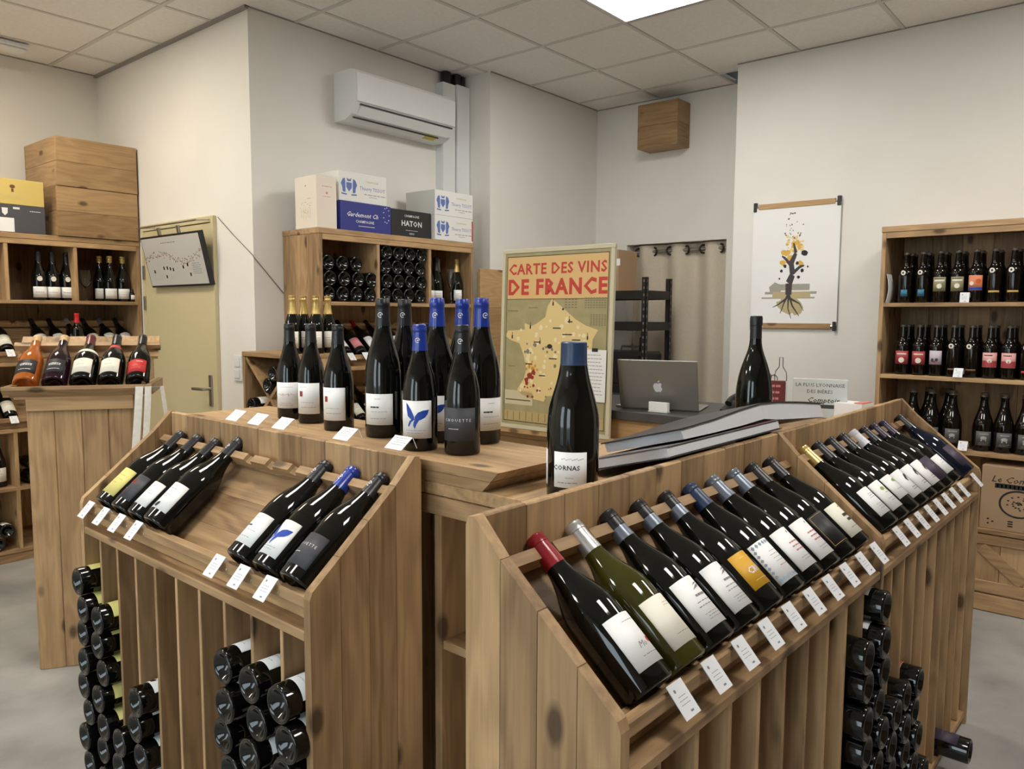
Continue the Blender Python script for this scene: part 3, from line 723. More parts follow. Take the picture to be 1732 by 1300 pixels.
# standing bottles on the counter: positions in the island frame
def standing(a, b, z, label, lab, face=None, **kw):
    p = ISL @ Vector((a, b, z)); d = CAMPOS-p
    ang = math.atan2(d.y, d.x)+math.pi/2+(face or 0.0)            # label faces local -y
    l = dict(LAB[lab]) if lab else None
    return bottle(label, T(p.x, p.y, p.z) @ RZ(ang), lab=l, group='bottles standing on the counter', **kw)
def isl_ab(X, Y):
    v = ISL.inverted() @ Vector((X, Y, 0)); return v.x, v.y
a_, b_ = isl_ab(-1.906, -.971)
DK = dict(cap=CAP_BLACK, caplen=.055, kind='slim', seg=36)
BIG = dict(R=.049, h=.368, kind='slim', logo=WHITE_INK, seg=36)
std = [
 (-1.895, -.960, 'slim dark bottle with a reddish script label, leftmost on the counter', 'script', .35, DK),
 (-1.905, -1.085, 'slim dark bottle with a red square label, second from left on the counter', 'redsquare', .35, DK),
 (-1.940, -1.262, 'slim dark bottle with a red square label, nearest the magnums', 'redsquare', .45, dict(DK, R=.0425)),
 (-1.935, -1.450, 'magnum with a black capsule and a white label on the counter', 'text_white', .35, dict(BIG, cap=CAP_BLACK, caplen=.072)),
 (-1.830, -1.420, 'magnum with a black capsule standing behind another black capped magnum', 'text_white', .3, dict(BIG, cap=CAP_BLACK, caplen=.072)),
 (-1.860, -1.535, 'dark bottle half hidden between black and blue capped magnums', 'text_white', .2, dict(cap=CAP_BLACK, kind='slim', R=.0425, h=.302, logo=WHITE_INK)),
 (-1.895, -1.615, 'blue capped magnum right behind the butterfly label bottle', 'butterfly', .3, dict(BIG, cap=CAP_BLUE, caplen=.072)),
 (-2.010, -1.672, 'blue capped bottle with a blue butterfly label, upright on the counter', 'butterfly', .3, dict(cap=CAP_BLUE, kind='slim', R=.0425, h=.302, logo=WHITE_INK, seg=40)),
 (-1.775, -1.590, 'blue capped magnum in the back row of the counter bottles', 'butterfly', .3, dict(BIG, cap=CAP_BLUE, caplen=.072)),
 (-1.985, -1.790, 'black capped bottle with a charcoal label, upright at the counter end', 'silhouette', .3, dict(cap=CAP_BLACK, kind='slim', R=.0425, h=.302, logo=WHITE_INK, seg=40)),
 (-1.835, -1.715, 'blue capped magnum behind the upright charcoal label bottle', 'text_white', -.5, dict(BIG, cap=CAP_BLUE, caplen=.072))]
for X, Y, lb, la, fc, kw in std:
    a, b = isl_ab(X, Y); standing(a, b, ZF, lb, la, -fc, **kw)
CORN = dict(w=.070, z0=.028, z1=.100, ink=[(GREY_INK, [('p', rect(-.016+.0042*i, .022+.0014*math.sin(i*2.1), .0036, .0011)) for i in range(11)] + bars(0, -.016, .02, 1, .006, .001, 93) + bars(-.004, -.026, .05, 1, .006, .0016, 94)), (BLACK_INK, [t_('CORNAS', .0135, .004, -.008, .0002)])])
bl = standing(.420, .400, 1.1385, 'wide necked magnum with a white CORNAS label at the counter corner', None, -.1, kind='wide', R=.0535, h=.318, cap=CAP_NAVY, caplen=.046, seg=44, extra=[CORN, dict(CORN, u=-.095, name='back_label', ink=[])])
a, b = isl_ab(-1.107, -2.135)
standing(a, b, 1.1385, 'large unlabelled pear shaped black bottle behind the books', None, 0, kind='pear', R=.0525, h=.373, cap=CAP_BLACK, caplen=.065, seg=40)

# tent-shaped price cards on the left rack's back edge
TENT = G().add([(-.03, 0, 0), (.03, 0, 0), (.03, .034, .026), (-.03, .034, .026), (-.03, .0005, -.001), (.03, .0005, -.001), (.03, .035, .0248), (-.03, .035, .0248)], [(0, 1, 2, 3), (4, 7, 6, 5), (0, 4, 5, 1), (1, 5, 6, 2), (2, 6, 7, 3), (3, 7, 4, 0)]).mesh('card')
TLEG = G().tube([(.031, .034, .0255), (.034, .044, .0), ], .0011, 6).tube([(-.031, .034, .0255), (-.034, .044, .0)], .0011, 6).mesh('wire_stand', True)
TINK = print_mesh('card_print', flat_print(bars(0, .028, .042, 4, .0055, .001, 95), lambda u, v: (u, v, v*.026/.034+.0006)))
for k, (X, Y, wh) in enumerate([(-2.118, -.98, 'below the script label bottle'), (-2.120, -1.10, 'below the left red square label bottle'), (-2.122, -1.225, 'below the right red square label bottle'), (-2.125, -1.50, 'below the black capped magnums'), (-2.128, -1.70, 'beside the upright butterfly bottle')]):
    t = thing('price_card', 'slanted white price card on the left rack edge, %s' % wh, 'price card', T(X+.005, Y, 1.2025) @ RZ(TH-math.pi/2), 'price cards on the counter edge')
    c = obj('card', TENT, TAGW, t); obj('print', TINK, GREY_INK, c); obj('wire_stand', TLEG, CLEAR, t)
# ------------------------------------------------------------------ wall shelving
def shelf(label, m, W, Dp, top, rows, divs=(), name='wall_shelf', t_side=.022, plinth=.05):
    """rows: heights of shelf board tops; divs: (x, z0, z1)"""
    t = thing(name, label, 'shelf', m, 'pine wall shelves')
    for x in (0, W-t_side):
        for k in range(3): bxp('side_board', t, WZ, x, x+t_side, Dp*k/3+(.0005 if k else 0), Dp*(k+1)/3-.0005, 0, top-.032)
    bxp('top_board', t, WX, -.003, W+.003, -.004, Dp, top-.032, top, c=.003)
    bxp('top_fascia', t, WX, t_side, W-t_side, -.002, .018, top-.064, top-.0325, c=.002)
    n = max(3, int((W-2*t_side)/.14)); w = (W-2*t_side)/n
    for k in range(n): bxp('back_board', t, WZ, t_side+w*k+.0006, t_side+w*(k+1)-.0006, Dp-.016, Dp-.002, 0, top-.033)
    for z in rows: bxp('shelf_board', t, WX, t_side, W-t_side, .0, Dp-.017, z-.022, z, c=.002)
    for x, z0, z1 in divs: bxp('divider', t, WZ, x-.011, x+.011, .002, Dp-.017, z0, z1)
    if plinth: bxp('plinth', t, WX, t_side, W-t_side, .004, .024, 0, plinth)
    return t
def shelf_tray(t, x0, x1, slots, z): tray(t, x0, x1, slots, z-.88)

# centre shelf against the air-conditioner wall (front faces -Y)
CS = T(-.715, .5, 0); cw = 1.235
cshelf = shelf('pine shelf under the air conditioner, stacked with lying champagne bottles', CS, cw, .345, 1.985, (1.583, 1.212, .82, .45, .07),
               ((.418, 1.583, 1.952), (.838, 1.583, 1.952)))
cslots = [.09+.108*k for k in range(10)]
shelf_tray(cshelf, .022, cw-.022, cslots, 1.212); shelf_tray(cshelf, .022, cw-.022, cslots, .82)
CH = dict(kind='champagne', R=.044, h=.30, name='champagne_bottle', seg=22)
def lie(frame, x, z, label, roll=0.0, y=.012, **kw):
    bottle(label, frame @ lying_matrix(x, y, z, roll), group='champagne bottles lying in the cubbies', **dict(CH, cap=CAP_GOLD, caplen=.08, **kw))
for r, n in enumerate((4, 4, 3)):
    for k in range(n):
        lie(CS, .022+.046+.0985*k+(.012 if r % 2 else 0), 1.583+.0445+.0855*r, 'champagne bottle lying base out, %s from left, %s row, left cubby' % (ORD[k], ('bottom', 'middle', 'top')[r]), random.uniform(-1, 1))
for r in range(4):
    for k in range(4):
        lie(CS, .430+.052+.0935*k+(.012 if r % 2 else 0), 1.583+.0445+.0842*r, 'champagne bottle lying base out, %s from left, %s row, full middle cubby' % (ORD[k], ('bottom', 'second', 'third', 'top')[r]), random.uniform(-1, 1))
CHL = dict(w=.085, z0=.03, z1=.085, ink=[(GREY_INK, bars(0, .01, .05, 2, .012, .0016, 97))])
def onshelf(frame, x, y, z, label, ang=0.0, group='bottles standing on the shelves', **kw):
    return bottle(label, frame @ T(x, y, z) @ RZ(ang), group=group, **kw)
ca = math.radians(-30)
onshelf(CS, .895, .08, 1.583, 'dark champagne bottle with white label, leftmost in the right cubby', ca, cap=CAP_BLACK, caplen=.085, lab=CHL, **CH)
onshelf(CS, .985, .10, 1.583, 'dark champagne bottle with white label, second in the right cubby', ca, cap=CAP_BLACK, caplen=.085, lab=CHL, **CH)
onshelf(CS, 1.175, .10, 1.583, 'gold topped champagne bottle with square white label in the right cubby', ca, cap=CAP_GOLD, caplen=.085, lab=dict(CHL, z0=.025, z1=.095, w=.06), **CH)
onshelf(CS, 1.085, .19, 1.583, 'silver topped champagne bottle behind the flute glass', ca, cap=CAP_SILVER, caplen=.085, **CH)
CLGLASS = bpy.data.materials.new('clear_glass'); CLGLASS.use_nodes = True
_q = CLGLASS.node_tree.nodes['Principled BSDF']; _q.inputs['Transmission Weight'].default_value = 1; _q.inputs['Roughness'].default_value = .01; _q.inputs['IOR'].default_value = 1.45; _q.inputs['Base Color'].default_value = (.95, .97, .97, 1)
def stem_glass(label, m, h, R, name):
    t = thing(name, label, 'glass', m)
    pr = [(0, .002), (R*.95, .001), (R*.95, .003), (.006, .008), (.004, .02), (.004, h*.42), (.012, h*.47), (R*.8, h*.6), (R, h*.75), (R*.86, h), (R*.82, h), (R*.95, h*.75), (R*.75, h*.61), (.008, h*.49), (0, h*.485)]
    obj('bowl', G().lathe(pr, 24).mesh('stem_glass', True), CLGLASS, t)
stem_glass('clear champagne flute standing in the right cubby', CS @ T(1.085, .06, 1.583), .23, .03, 'champagne_flute')
# tilted row, visible between the counter bottles
for k, (x, la, cp, w_) in enumerate([(1, 'creamlabel', CAP_BLACK, 'cream'), (2, 'whitestrip', CAP_BLACK, 'white'), (3, 'pinklabel', CAP_BLACK, 'pink'), (4, 'plain', CAP_RED, 'white'), (5, 'creamlabel', CAP_BLACK, 'cream'), (6, 'plain', CAP_BLACK, 'white'), (8, 'redsquare', CAP_BLACK, 'white')]):
    leaning(CS, cslots[x-1], 'bottle with a %s label, %s on the upper tilted tray under the cubbies' % (w_, ORD[k]), la, dz=1.212-.88, cap=cp, seg=18, group='bottles on the tilted trays of the centre shelf')
    lip_tag(CS, cslots[x-1]+.01, '%s price tag on the upper tilted tray under the cubbies' % ORD[k], 'price tags of the centre shelf', 1.212-.88)
for k, x in enumerate((1, 2, 3, 4)):
    leaning(CS, cslots[x], 'bottle with a pale label, %s on the lower tilted tray of the centre shelf' % ORD[k], 'creamlabel', dz=.82-.88, cap=CAP_BLACK, seg=18, group='bottles on the tilted trays of the centre shelf')

# low X rack with champagne on top, left of the centre shelf
XM = T(-1.02, .790, 0) @ RZ(-math.pi/2)
XR = thing('cross_rack', 'low pine rack with crossed dividers beside the light switch', 'wine rack', XM)
xw, xh, xd = .50, 1.308, .297
for x in (0, xw-.02): bxp('side_board', XR, WZ, x, x+.02, 0, xd, 0, xh-.025)
bxp('top_board', XR, WX, -.002, xw+.002, -.003, xd, xh-.025, xh, c=.002)
for k in range(4): bxp('back_board', XR, WZ, .02+.115*k, .02+.115*(k+1)-.001, xd-.016, xd-.002, 0, xh-.026)
bxp('shelf_board', XR, WX, .02, xw-.02, 0, xd-.017, .828, .850); bxp('shelf_board', XR, WX, .02, xw-.02, 0, xd-.017, .405, .427); bxp('base_board', XR, WX, .02, xw-.02, 0, xd-.017, .03, .05)
def cross(z0, z1):
    x0, x1 = .021, xw-.021; w = .009
    for (ax, az, bx_, bz) in ((x0, z0, x1, z1), (x0, z1, x1, z0)):
        dx, dz = bx_-ax, bz-az; l = math.hypot(dx, dz); nx, nz = -dz/l*w, dx/l*w
        e = .012
        obj('cross_board', G().prism([(az+nz+dz*e, ax+nx+dx*e), (bz+nz-dz*e, bx_+nx-dx*e), (bz-nz-dz*e, bx_-nx-dx*e), (az-nz+dz*e, ax-nx+dx*e)], 'y', .004, xd-.018), WX, XR)
cross(.851, xh-.026); cross(.428, .827)
for k, (x, z, wh) in enumerate([(.064, .945, 'low in the left gap of the crossed rack'), (.092, 1.020, 'upper one in the left gap of the crossed rack'), (.250, 1.136, 'just above the crossing of the low rack'), (.302, 1.200, 'topmost above the crossing of the low rack'), (.425, .985, 'in the right gap of the crossed rack')]):
    bottle('dark bottle lying base out, %s' % wh, XM @ lying_matrix(x, -.012, z, .4*k), R=.0405, h=.285, cap=CAP_BLACK, lab=dict(LAB['plain']), seg=20, group='bottles lying in the crossed rack')
for k, (X, Y) in enumerate([(-.972, .385), (-.882, .418), (-.868, .330), (-.775, .352)]):
    onshelf(T(0, 0, 0), X, Y, xh, 'gold topped champagne bottle, %s from left on top of the low crossed rack' % ORD[k], math.radians(-40), cap=CAP_GOLD, caplen=.095, lab=dict(CHL, z0=.03, z1=.115, w=.07, mat=CREAM_PAPER), group='gold topped champagne bottles on the low rack', **CH)

# left shelf along the back wall (front faces -Y)
LS = T(-2.655, 2.22, 0); lw = 1.748
lx = lambda X: X+2.62
lshelf = shelf('pine shelf in the left corner beside the beige door, wooden crates on top', LS, lw, .56, 1.988, (1.590, 1.214, .812, .458, .075),
               ((lx(-1.655), 1.590, 1.962), (lx(-1.272), 1.590, 1.962), (lx(-2.05), 1.590, 1.962), (lx(-1.655), .075, .790)))
lsl = [lx(-1.665)+.0+.103*k for k in range(-4, 8)]
shelf_tray(lshelf, .022, lw-.022, lsl, 1.214); shelf_tray(lshelf, .022, lw-.022, lsl, .812)
SH = dict(w=.030, z0=.150, z1=.176, mat=CREAM_PAPER, name='shield_label')
for k, X in enumerate((-1.452, -1.374, -1.292)):
    onshelf(LS, lx(X), .10, 1.590, 'dark bottle with shield and wide white label, %s of three in the upper cubby' % ORD[k], math.radians(-12), kind='burgundy', R=.0425, h=.305, cap=CAP_BLACK, extra=[dict(w=.088, z0=.018, z1=.085, ink=[(GREY_INK, bars(0, .0, .06, 1, .01, .0022, 101))]), dict(round=True, name='shield_label', w=.030, z0=.118, z1=.150, mat=CREAM_PAPER)], seg=22)
for k, (X, y) in enumerate(((-1.068, .16), (-1.028, .10), (-.945, .10))):
    onshelf(LS, lx(X), y, 1.590, 'gold topped dark bottle with white label, %s from left in the corner cubby' % ORD[k], math.radians(-12), kind='champagne', R=.0425, h=.30, cap=CAP_GOLD, caplen=.045, lab=dict(w=.082, z0=.018, z1=.085, ink=[(GREY_INK, bars(0, .012, .05, 2, .014, .0016, 102))]), seg=22)
stem_glass('etched stemmed wine glass in the corner cubby', LS @ T(lx(-1.182), .10, 1.590), .20, .038, 'wine_glass')
onshelf(LS, lx(-.893)-.012, .06, 1.590, 'tiny dark bottle at the end of the corner cubby', 0, kind='bordeaux', R=.018, h=.085, cap=CAP_BLACK, caplen=.015, lab=dict(w=.03, z0=.015, z1=.045), seg=16)
for k, (s, la, w_, cp) in enumerate([(3, 'creamlabel', 'cream', CAP_BLACK), (4, 'creamlabel', 'cream', CAP_BLACK), (6, 'plain', 'white', CAP_BLACK), (7, 'plain', 'white', CAP_BLACK), (8, 'plain', 'white', CAP_SILVER), (9, 'creamlabel', 'cream', CAP_BLACK), (10, 'plain', 'white', CAP_GREY), (11, 'plain', 'white', CAP_BLACK)]):
    leaning(LS, lsl[s], 'bottle with a %s label, %s along the upper tilted tray of the left shelf' % (w_, ORD[k]), la, dz=1.214-.88, cap=cp, seg=20, group='bottles on the tilted trays of the left shelf')
    if k < 3: lip_tag(LS, lsl[s]+.005, '%s price tag on the upper tilted tray of the left shelf' % ORD[k], 'price tags of the left shelf', 1.214-.88)
for k, s in enumerate((3, 4)):
    leaning(LS, lsl[s], 'bottle with a cream label, %s along the lower tilted tray of the left shelf' % ORD[k], 'creamlabel', dz=.812-.88, cap=CAP_BLACK, seg=20, group='bottles on the tilted trays of the left shelf')
    lip_tag(LS, lsl[s]+.005, '%s price tag on the lower tilted tray of the left shelf' % ORD[k], 'price tags of the left shelf', .812-.88)
# red topped bottle peeking over the pedestal
onshelf(LS, lx(-1.275), .02, 1.236, 'bottle with a bulbous red wax top behind the pedestal', 0, kind='bordeaux', R=.036, h=.275, cap=M('red_wax', srgb(196, 30, 40), .3), caplen=.06, seg=20)
onshelf(LS, lx(-1.725), .10, .458, 'upright bottle with a cream label low in the left shelf', math.radians(-8), cap=CAP_GREY, lab=dict(LAB['creamlabel']), seg=24)
for k, (X, z) in enumerate(((-1.555, .50), (-1.555, .585), (-1.465, .50))):
    bottle('dark bottle lying base out, %s right of the lower left divider' % ORD[k], LS @ lying_matrix(lx(X), .02, z, .3*k), cap=CAP_BLACK, R=.0405, h=.29, seg=20, group='bottles lying low in the left shelf')
for k, (X, z, r) in enumerate(((-1.775, .120, .9), (-1.722, .195, .5), (-1.86, .120, .2))):
    bottle('bottle with white label lying low in the left shelf, %s' % ('in front', 'on top', 'at the far left')[k], LS @ lying_matrix(lx(X), .01, z, r), cap=CAP_BLACK, R=.0405, h=.29, lab=dict(LAB['creamlabel'], z0=.02, z1=.09), seg=24, group='bottles lying low in the left shelf')

# right beer shelf (front faces -X)
RS = T(1.28, -1.845, 0) @ RZ(-math.pi/2); rw = 1.55
rshelf = shelf('dark filled pine shelf of beer bottles on the right wall', RS, rw, .40, 2.002, (1.588, 1.197, .815), name='wall_shelf', plinth=0)
ry = lambda Y: -1.845-Y
BE = dict(name='beer_bottle', cat='beer bottle', kind='beer', R=.0375, h=.272, seg=22)
GLASS_BEER = M('brown_beer_glass', (.005, .0035, .0025), .06)
OLIV = M('olive_beer_label', srgb(150, 144, 106), .55); ORG = M('orange_beer_label', srgb(214, 132, 96), .55); BRED = M('red_beer_label', srgb(168, 62, 66), .55); PNK = M('pink_beer_label', srgb(222, 164, 160), .55)
MAUVE = M('mauve_beer_label', srgb(196, 184, 196), .55); TEAL = M('teal_beer_label', srgb(48, 112, 140), .55); GOLDL = M('gold_beer_strip', srgb(206, 170, 90), .5); DGREY = M('dark_grey_beer_label', srgb(84, 84, 84), .55)
CROWN = M('crown_cap', srgb(92, 84, 74), .4, metal=.4)
def beer_style(k):
    badge = dict(name='badge_label', round=True, w=.026, z0=.150, z1=.176, u=-.012, mat=CREAM_PAPER, ink=[(BLACK_INK, [('p', ell(0, 0, .010, .012, 10))])])
    return {'teal': dict(extra=[badge, dict(w=.034, z0=.035, z1=.072, u=-.004, mat=TEAL)]),
     'olive': dict(lab=dict(w=.066, z0=.060, z1=.135, mat=OLIV, ink=[(CREAM_PAPER, [('p', rect(0, .020, .05, .010)), ('p', ell(0, -.010, .026, .026, 12))]), (BLACK_INK, bars(0, .028, .05, 1, .01, .005, 111))])),
     'orange': dict(lab=dict(w=.072, z0=.062, z1=.140, mat=ORG, ink=[(BLUE_INK, [('p', rect(0, -.030, .068, .012))]), (CREAM_PAPER, [('p', ell(-.018, -.002, .022, .022, 10))]), (M('deep_orange', srgb(214, 96, 40), .6), [('p', ell(.014, .008, .030, .026, 9))])])),
     'gold': dict(extra=[badge, dict(w=.052, z0=.050, z1=.060, mat=GOLDL)]),
     'red': dict(lab=dict(w=.074, z0=.058, z1=.130, mat=BRED, ink=[(CREAM_PAPER, [('p', rect(0, .020, .05, .007)), ('p', ell(0, -.014, .03, .03, 12))])])),
     'mauve': dict(lab=dict(w=.066, z0=.062, z1=.136, mat=MAUVE, ink=[(CHAR, [('p', ell(-.014, -.014, .014, .022, 8)), ('p', ell(.006, -.012, .016, .018, 8))]), (RED_INK, [('p', ell(-.004, -.022, .012, .010, 7))])])),
     'dark': dict(extra=[badge, dict(w=.05, z0=.035, z1=.045, mat=M('brown_strip', srgb(110, 76, 50), .5))]),
     'pink': dict(lab=dict(w=.074, z0=.058, z1=.134, mat=PNK, ink=[(BRED, [('p', rect(0, -.020, .070, .032))]), (CREAM_PAPER, [('p', ell(0, -.004, .024, .024, 10))]), (BLACK_INK, bars(-.008, .024, .04, 1, .01, .005, 112))])),
     'redline': dict(extra=[badge, dict(w=.06, z0=.035, z1=.047, mat=BRED)])}[k]
KIND = {'teal': 'badge and small teal label', 'olive': 'olive label', 'orange': 'orange and blue label', 'gold': 'badge and thin gold strip', 'red': 'red label', 'mauve': 'pale mauve label', 'dark': 'badge and thin brown strip', 'pink': 'pink and red label', 'redline': 'badge and thin red strip'}
row1 = ['teal', 'teal', 'olive', 'olive', 'orange', 'gold', 'gold', 'olive', 'olive']
row2 = ['red', 'red', 'mauve', 'dark', 'dark', 'pink', 'pink', 'redline', 'redline']
fa = math.radians(38)
for r, (row, z) in enumerate(((row1, 1.588), (row2, 1.197))):
    for depth in range(3):
        for k, st in enumerate(row):
            if depth and k == 8: continue
            Y = -1.960-.0810*k-.002*k
            nth = ORD[k]; nm = ('front', 'middle', 'rear')[depth]
            onshelf(RS, ry(Y)+(.008 if depth % 2 else 0), .068+.088*depth, z, 'beer bottle with %s, %s from left, %s line, %s beer shelf' % (KIND[st], nth, nm, ('top', 'middle')[r]), math.radians(6),
                    cap=CROWN, caplen=.012, glass=GLASS_BEER, group='beer bottles on the right shelf', **dict(BE, **(beer_style(st) if depth == 0 else {})))
BIGB = dict(name='beer_bottle', cat='beer bottle', kind='champagne', R=.049, h=.305, seg=24)
BL3 = dict(w=.074, z0=.03, z1=.105, mat=DGREY, ink=[(M('pale_grey_ink', srgb(176, 176, 176), .6), bars(0, .024, .05, 1, .01, .005, 113) + [('p', ell(0, .004, .030, .018, 10)), ('p', rect(-.010, -.008, .005, .010)), ('p', rect(.010, -.008, .005, .010))] + bars(0, -.022, .05, 2, .007, .0012, 114))])
for k, (Y, y) in enumerate(((-2.02, .10), (-2.115, .09), (-2.215, .09), (-2.36, .09), (-2.452, .09), (-2.545, .09), (-2.66, .09))):
    onshelf(RS, ry(Y), y, .815, 'large wired beer bottle with a grey label, %s from left on the lowest beer shelf' % ORD[k], math.radians(14), cap=CROWN, caplen=.022, glass=GLASS_BEER, lab=BL3, group='large beer bottles on the right shelf', **BIGB)
for k, Y in enumerate((-2.07, -2.17)):
    onshelf(RS, ry(Y), .22, .815, 'large wired beer bottle in the rear line of the lowest beer shelf, %s' % ORD[k], math.radians(14), cap=CROWN, caplen=.022, glass=GLASS_BEER, lab=BL3, group='large beer bottles on the right shelf', **BIGB)
for k, (Y, z, wh) in enumerate(((-2.255, 1.588, 'under the orange labelled beer'), (-2.245, 1.197, 'below the badge bottles of the middle beer shelf'), (-2.285, .815, 'at the edge of the lowest beer shelf'))):
    price_tag(RS @ T(ry(Y), .008, z+.026) @ RX(math.radians(-30 if k else -8)), 'white price tag %s' % wh, 'price tags of the beer shelf')
lf = obj('leaflet', G().add([(.028+.012*math.sin(i*.35), .015+.0*i, 1.589+.0175*i) for i in range(10)] + [(.030+.012*math.sin(i*.35), .105, 1.589+.0175*i) for i in range(10)] + [(.0295+.012*math.sin(i*.35), .015, 1.589+.0175*i) for i in range(10)] + [(.0315+.012*math.sin(i*.35), .105, 1.589+.0175*i) for i in range(10)],
     [(i, i+1, i+11, i+10) for i in range(9)] + [(20+i, 30+i, 31+i, 21+i) for i in range(9)] + [(i, 20+i, 21+i, i+1) for i in range(9)] + [(10+i, 11+i, 31+i, 30+i) for i in range(9)] + [(0, 10, 30, 20), (9, 29, 39, 19)]), WHITE_PAPER)
lf.matrix_world = RS; tag(lf, 'curled pale leaflet at the left end of the top beer shelf', 'leaflet')
# low cabinet with braced door under the beer shelf
LC = thing('low_cabinet', 'low pine cabinet with a braced door under the beer shelf', 'cabinet', T(1.235, -1.86, 0) @ RZ(-math.pi/2))
bxp('top_board', LC, WX, 0, 1.5, -.004, .44, .408, .432, c=.002)
bxp('side_board', LC, WZ, 0, .02, .0, .44, 0, .407); bxp('side_board', LC, WZ, 1.48, 1.5, 0, .44, 0, .407)
for q in range(3):
    x0 = .02+.486*q; dr = thing('door', '', '', None); dr.parent = LC
    for kk in ('label', 'category'): del dr[kk]
    for k in range(4): bxp('door_board', dr, WZ, x0+.12*k+.001, x0+.12*(k+1)-.001, .012, .026, .02, .402)
    bxp('door_rail', dr, WX, x0+.002, x0+.482, .0, .012, .352, .402); bxp('door_rail', dr, WX, x0+.002, x0+.482, .0, .012, .10, .160); bxp('door_rail', dr, WX, x0+.002, x0+.482, .0, .012, .004, .09)
    a0, a1 = (x0+.035, .335), (x0+.225, .178)
    dx, dz = a1[0]-a0[0], a1[1]-a0[1]; l = math.hypot(dx, dz); nx, nz = -dz/l*.028, dx/l*.028
    obj('door_brace', G().prism([(a0[1]+nz, a0[0]+nx), (a1[1]+nz, a1[0]+nx), (a1[1]-nz, a1[0]-nx), (a0[1]-nz, a0[0]-nx)], 'y', .001, .0115), WX, dr)
# ------------------------------------------------------------------ pedestal with its own slanted top
PA = math.radians(-32)
PD = T(-2.165, .519, 0) @ RZ(PA); pw, pdp, ph = .405, .33, 1.168
pedestal = thing('pedestal', 'tall pine pedestal with five bottles tilted on its top', 'pedestal', PD)
for k in range(4): bxp('front_board', pedestal, WZ, pw*k/4+.0006, pw*(k+1)/4-.0006, 0, .02, 0, ph-.002, c=.003)
for k in range(3):
    for x in (0, pw-.02): bxp('side_board', pedestal, WZ, x, x+.02, .021+(pdp-.021)*k/3, .021+(pdp-.021)*(k+1)/3-.001, 0, ph-.002)
bxp('back_board', pedestal, WZ, .021, pw-.021, pdp-.018, pdp, 0, ph-.002)
bxp('top_rail', pedestal, WX, .002, pw-.002, -.012, -.0005, ph-.06, ph-.002)
obj('cornice', G().prism([(-.012, ph-.001), (-.045, ph+.030), (-.045, ph+.044), (-.024, ph+.044), (-.006, ph-.001)], 'x', -.075, pw+.075), WX, pedestal)
for x0_, x1_ in ((-.075, -.052), (pw+.052, pw+.075)): bxp('side_cornice', pedestal, WY, x0_, x1_, -.023, pdp+.02, ph-.0, ph+.044)
PT = PD @ T(-.03, -.035, 0)
pz = ph+.044-.88-.077
pslots = [.208+.105*(k-2) for k in range(5)]
for a, b in ((.062, .14), (.141, .215), (.216, .315)):
    za, zb = .861+.838*a+pz, .861+.838*b+pz
    obj('tray_board', G().prism([(a-.035, za), (b-.035, zb), (b-.035, zb-.014), (a-.035, za-.014)], 'x', -.050, pw+.050), WX, pedestal)
for k in range(6): obj('tilted_back_board', G().prism([(.20, .861+.838*.235+pz+.006), (.305, .861+.838*.34+pz+.006), (.31, .861+.838*.34+pz-.006), (.205, .861+.838*.235+pz-.006)], 'x', -.075+(pw+.15)*k/6+.0005, -.075+(pw+.15)*(k+1)/6-.0005), WY, pedestal)
rl = rail_mesh(-.085, pw+.085, pslots, pz); rl.v = [(x-.0, y-.035, z) for x, y, z in rl.v]
obj('notched_rail', rl, WX, pedestal)
obj('tilt_bracket', G().prism([(-.0, ph+.045), (.30, ph+.045), (.30, .861+.838*.33+pz-.02), (.02, ph+.05)], 'x', pw+.030, pw+.046), WY, pedestal)
obj('tilt_bracket', G().prism([(-.0, ph+.045), (.30, ph+.045), (.30, .861+.838*.33+pz-.02), (.02, ph+.05)], 'x', -.046, -.030), WY, pedestal)
pb = [('clear bottle of amber rose wine with a black label on the pedestal', 'blackscript', dict(glass=GLASS_AMBER, cap=CAP_WOOD, caplen=.035)),
      ('plum coloured bottle with a cork top and black label on the pedestal', 'blackscript', dict(glass=GLASS_PLUM, cap=CAP_WOOD, caplen=.035)),
      ('burgundy topped bottle with a cream label in the middle of the pedestal', 'creamlabel', dict(cap=M('wine_red_capsule', srgb(96, 34, 38), .35), R=.050, band=(CREAM_PAPER, .53, .60))),
      ('bottle with a cream label and red neck ribbon on the pedestal', 'creamlabel', dict(cap=CAP_BLACK, R=.049, band=(M('red_ribbon', srgb(198, 70, 72), .5), .66, .74))),
      ('bottle with a bright red label at the right end of the pedestal', 'reds', dict(cap=CAP_BLACK))]
for k, (lb, la, kw) in enumerate(pb):
    leaning(PD @ T(0, -.035, 0), pslots[k], lb, la, dz=pz+.004, roll=math.radians(-6), y=.045, seg=30, group='bottles tilted on the pedestal', **{**dict(R=.047), **kw})
# white canvas straps hanging from a peg on the pedestal
CANV = noisy('white_canvas', srgb(224, 220, 208), srgb(236, 232, 222), 60, .85)
def ribbon(pts, w):
    g = G(); n = len(pts); vs = []
    for p, d in pts:
        p = Vector(p); d = Vector(d).normalized(); q = Vector((d.y, -d.x, 0))*.0012
        vs += [p-d*w/2-q, p+d*w/2-q, p+d*w/2+q, p-d*w/2+q]
    fs = [(3, 2, 1, 0), (4*n-4, 4*n-3, 4*n-2, 4*n-1)]
    for i in range(n-1):
        a, b = 4*i, 4*i+4; fs += [(a+j, a+(j+1) % 4, b+(j+1) % 4, b+j) for j in range(4)]
    return g.add(vs, fs)
st = thing('canvas_straps', 'white canvas straps hanging down the right side of the pedestal', 'strap', PD @ T(pw+.06, -.050, 0))
bxp('hook', st, METAL, -.05, .05, -.004, .0, 1.196, 1.204)
obj('strap', ribbon([((-.030, -.006, 1.205), (1, 0, 0)), ((-.038, -.009, 1.10), (1, .1, 0)), ((-.052, -.012, .95), (1, .15, 0)), ((-.066, -.012, .80), (1, .1, 0)), ((-.072, -.010, .70), (1, 0, 0))], .030), CANV, st)
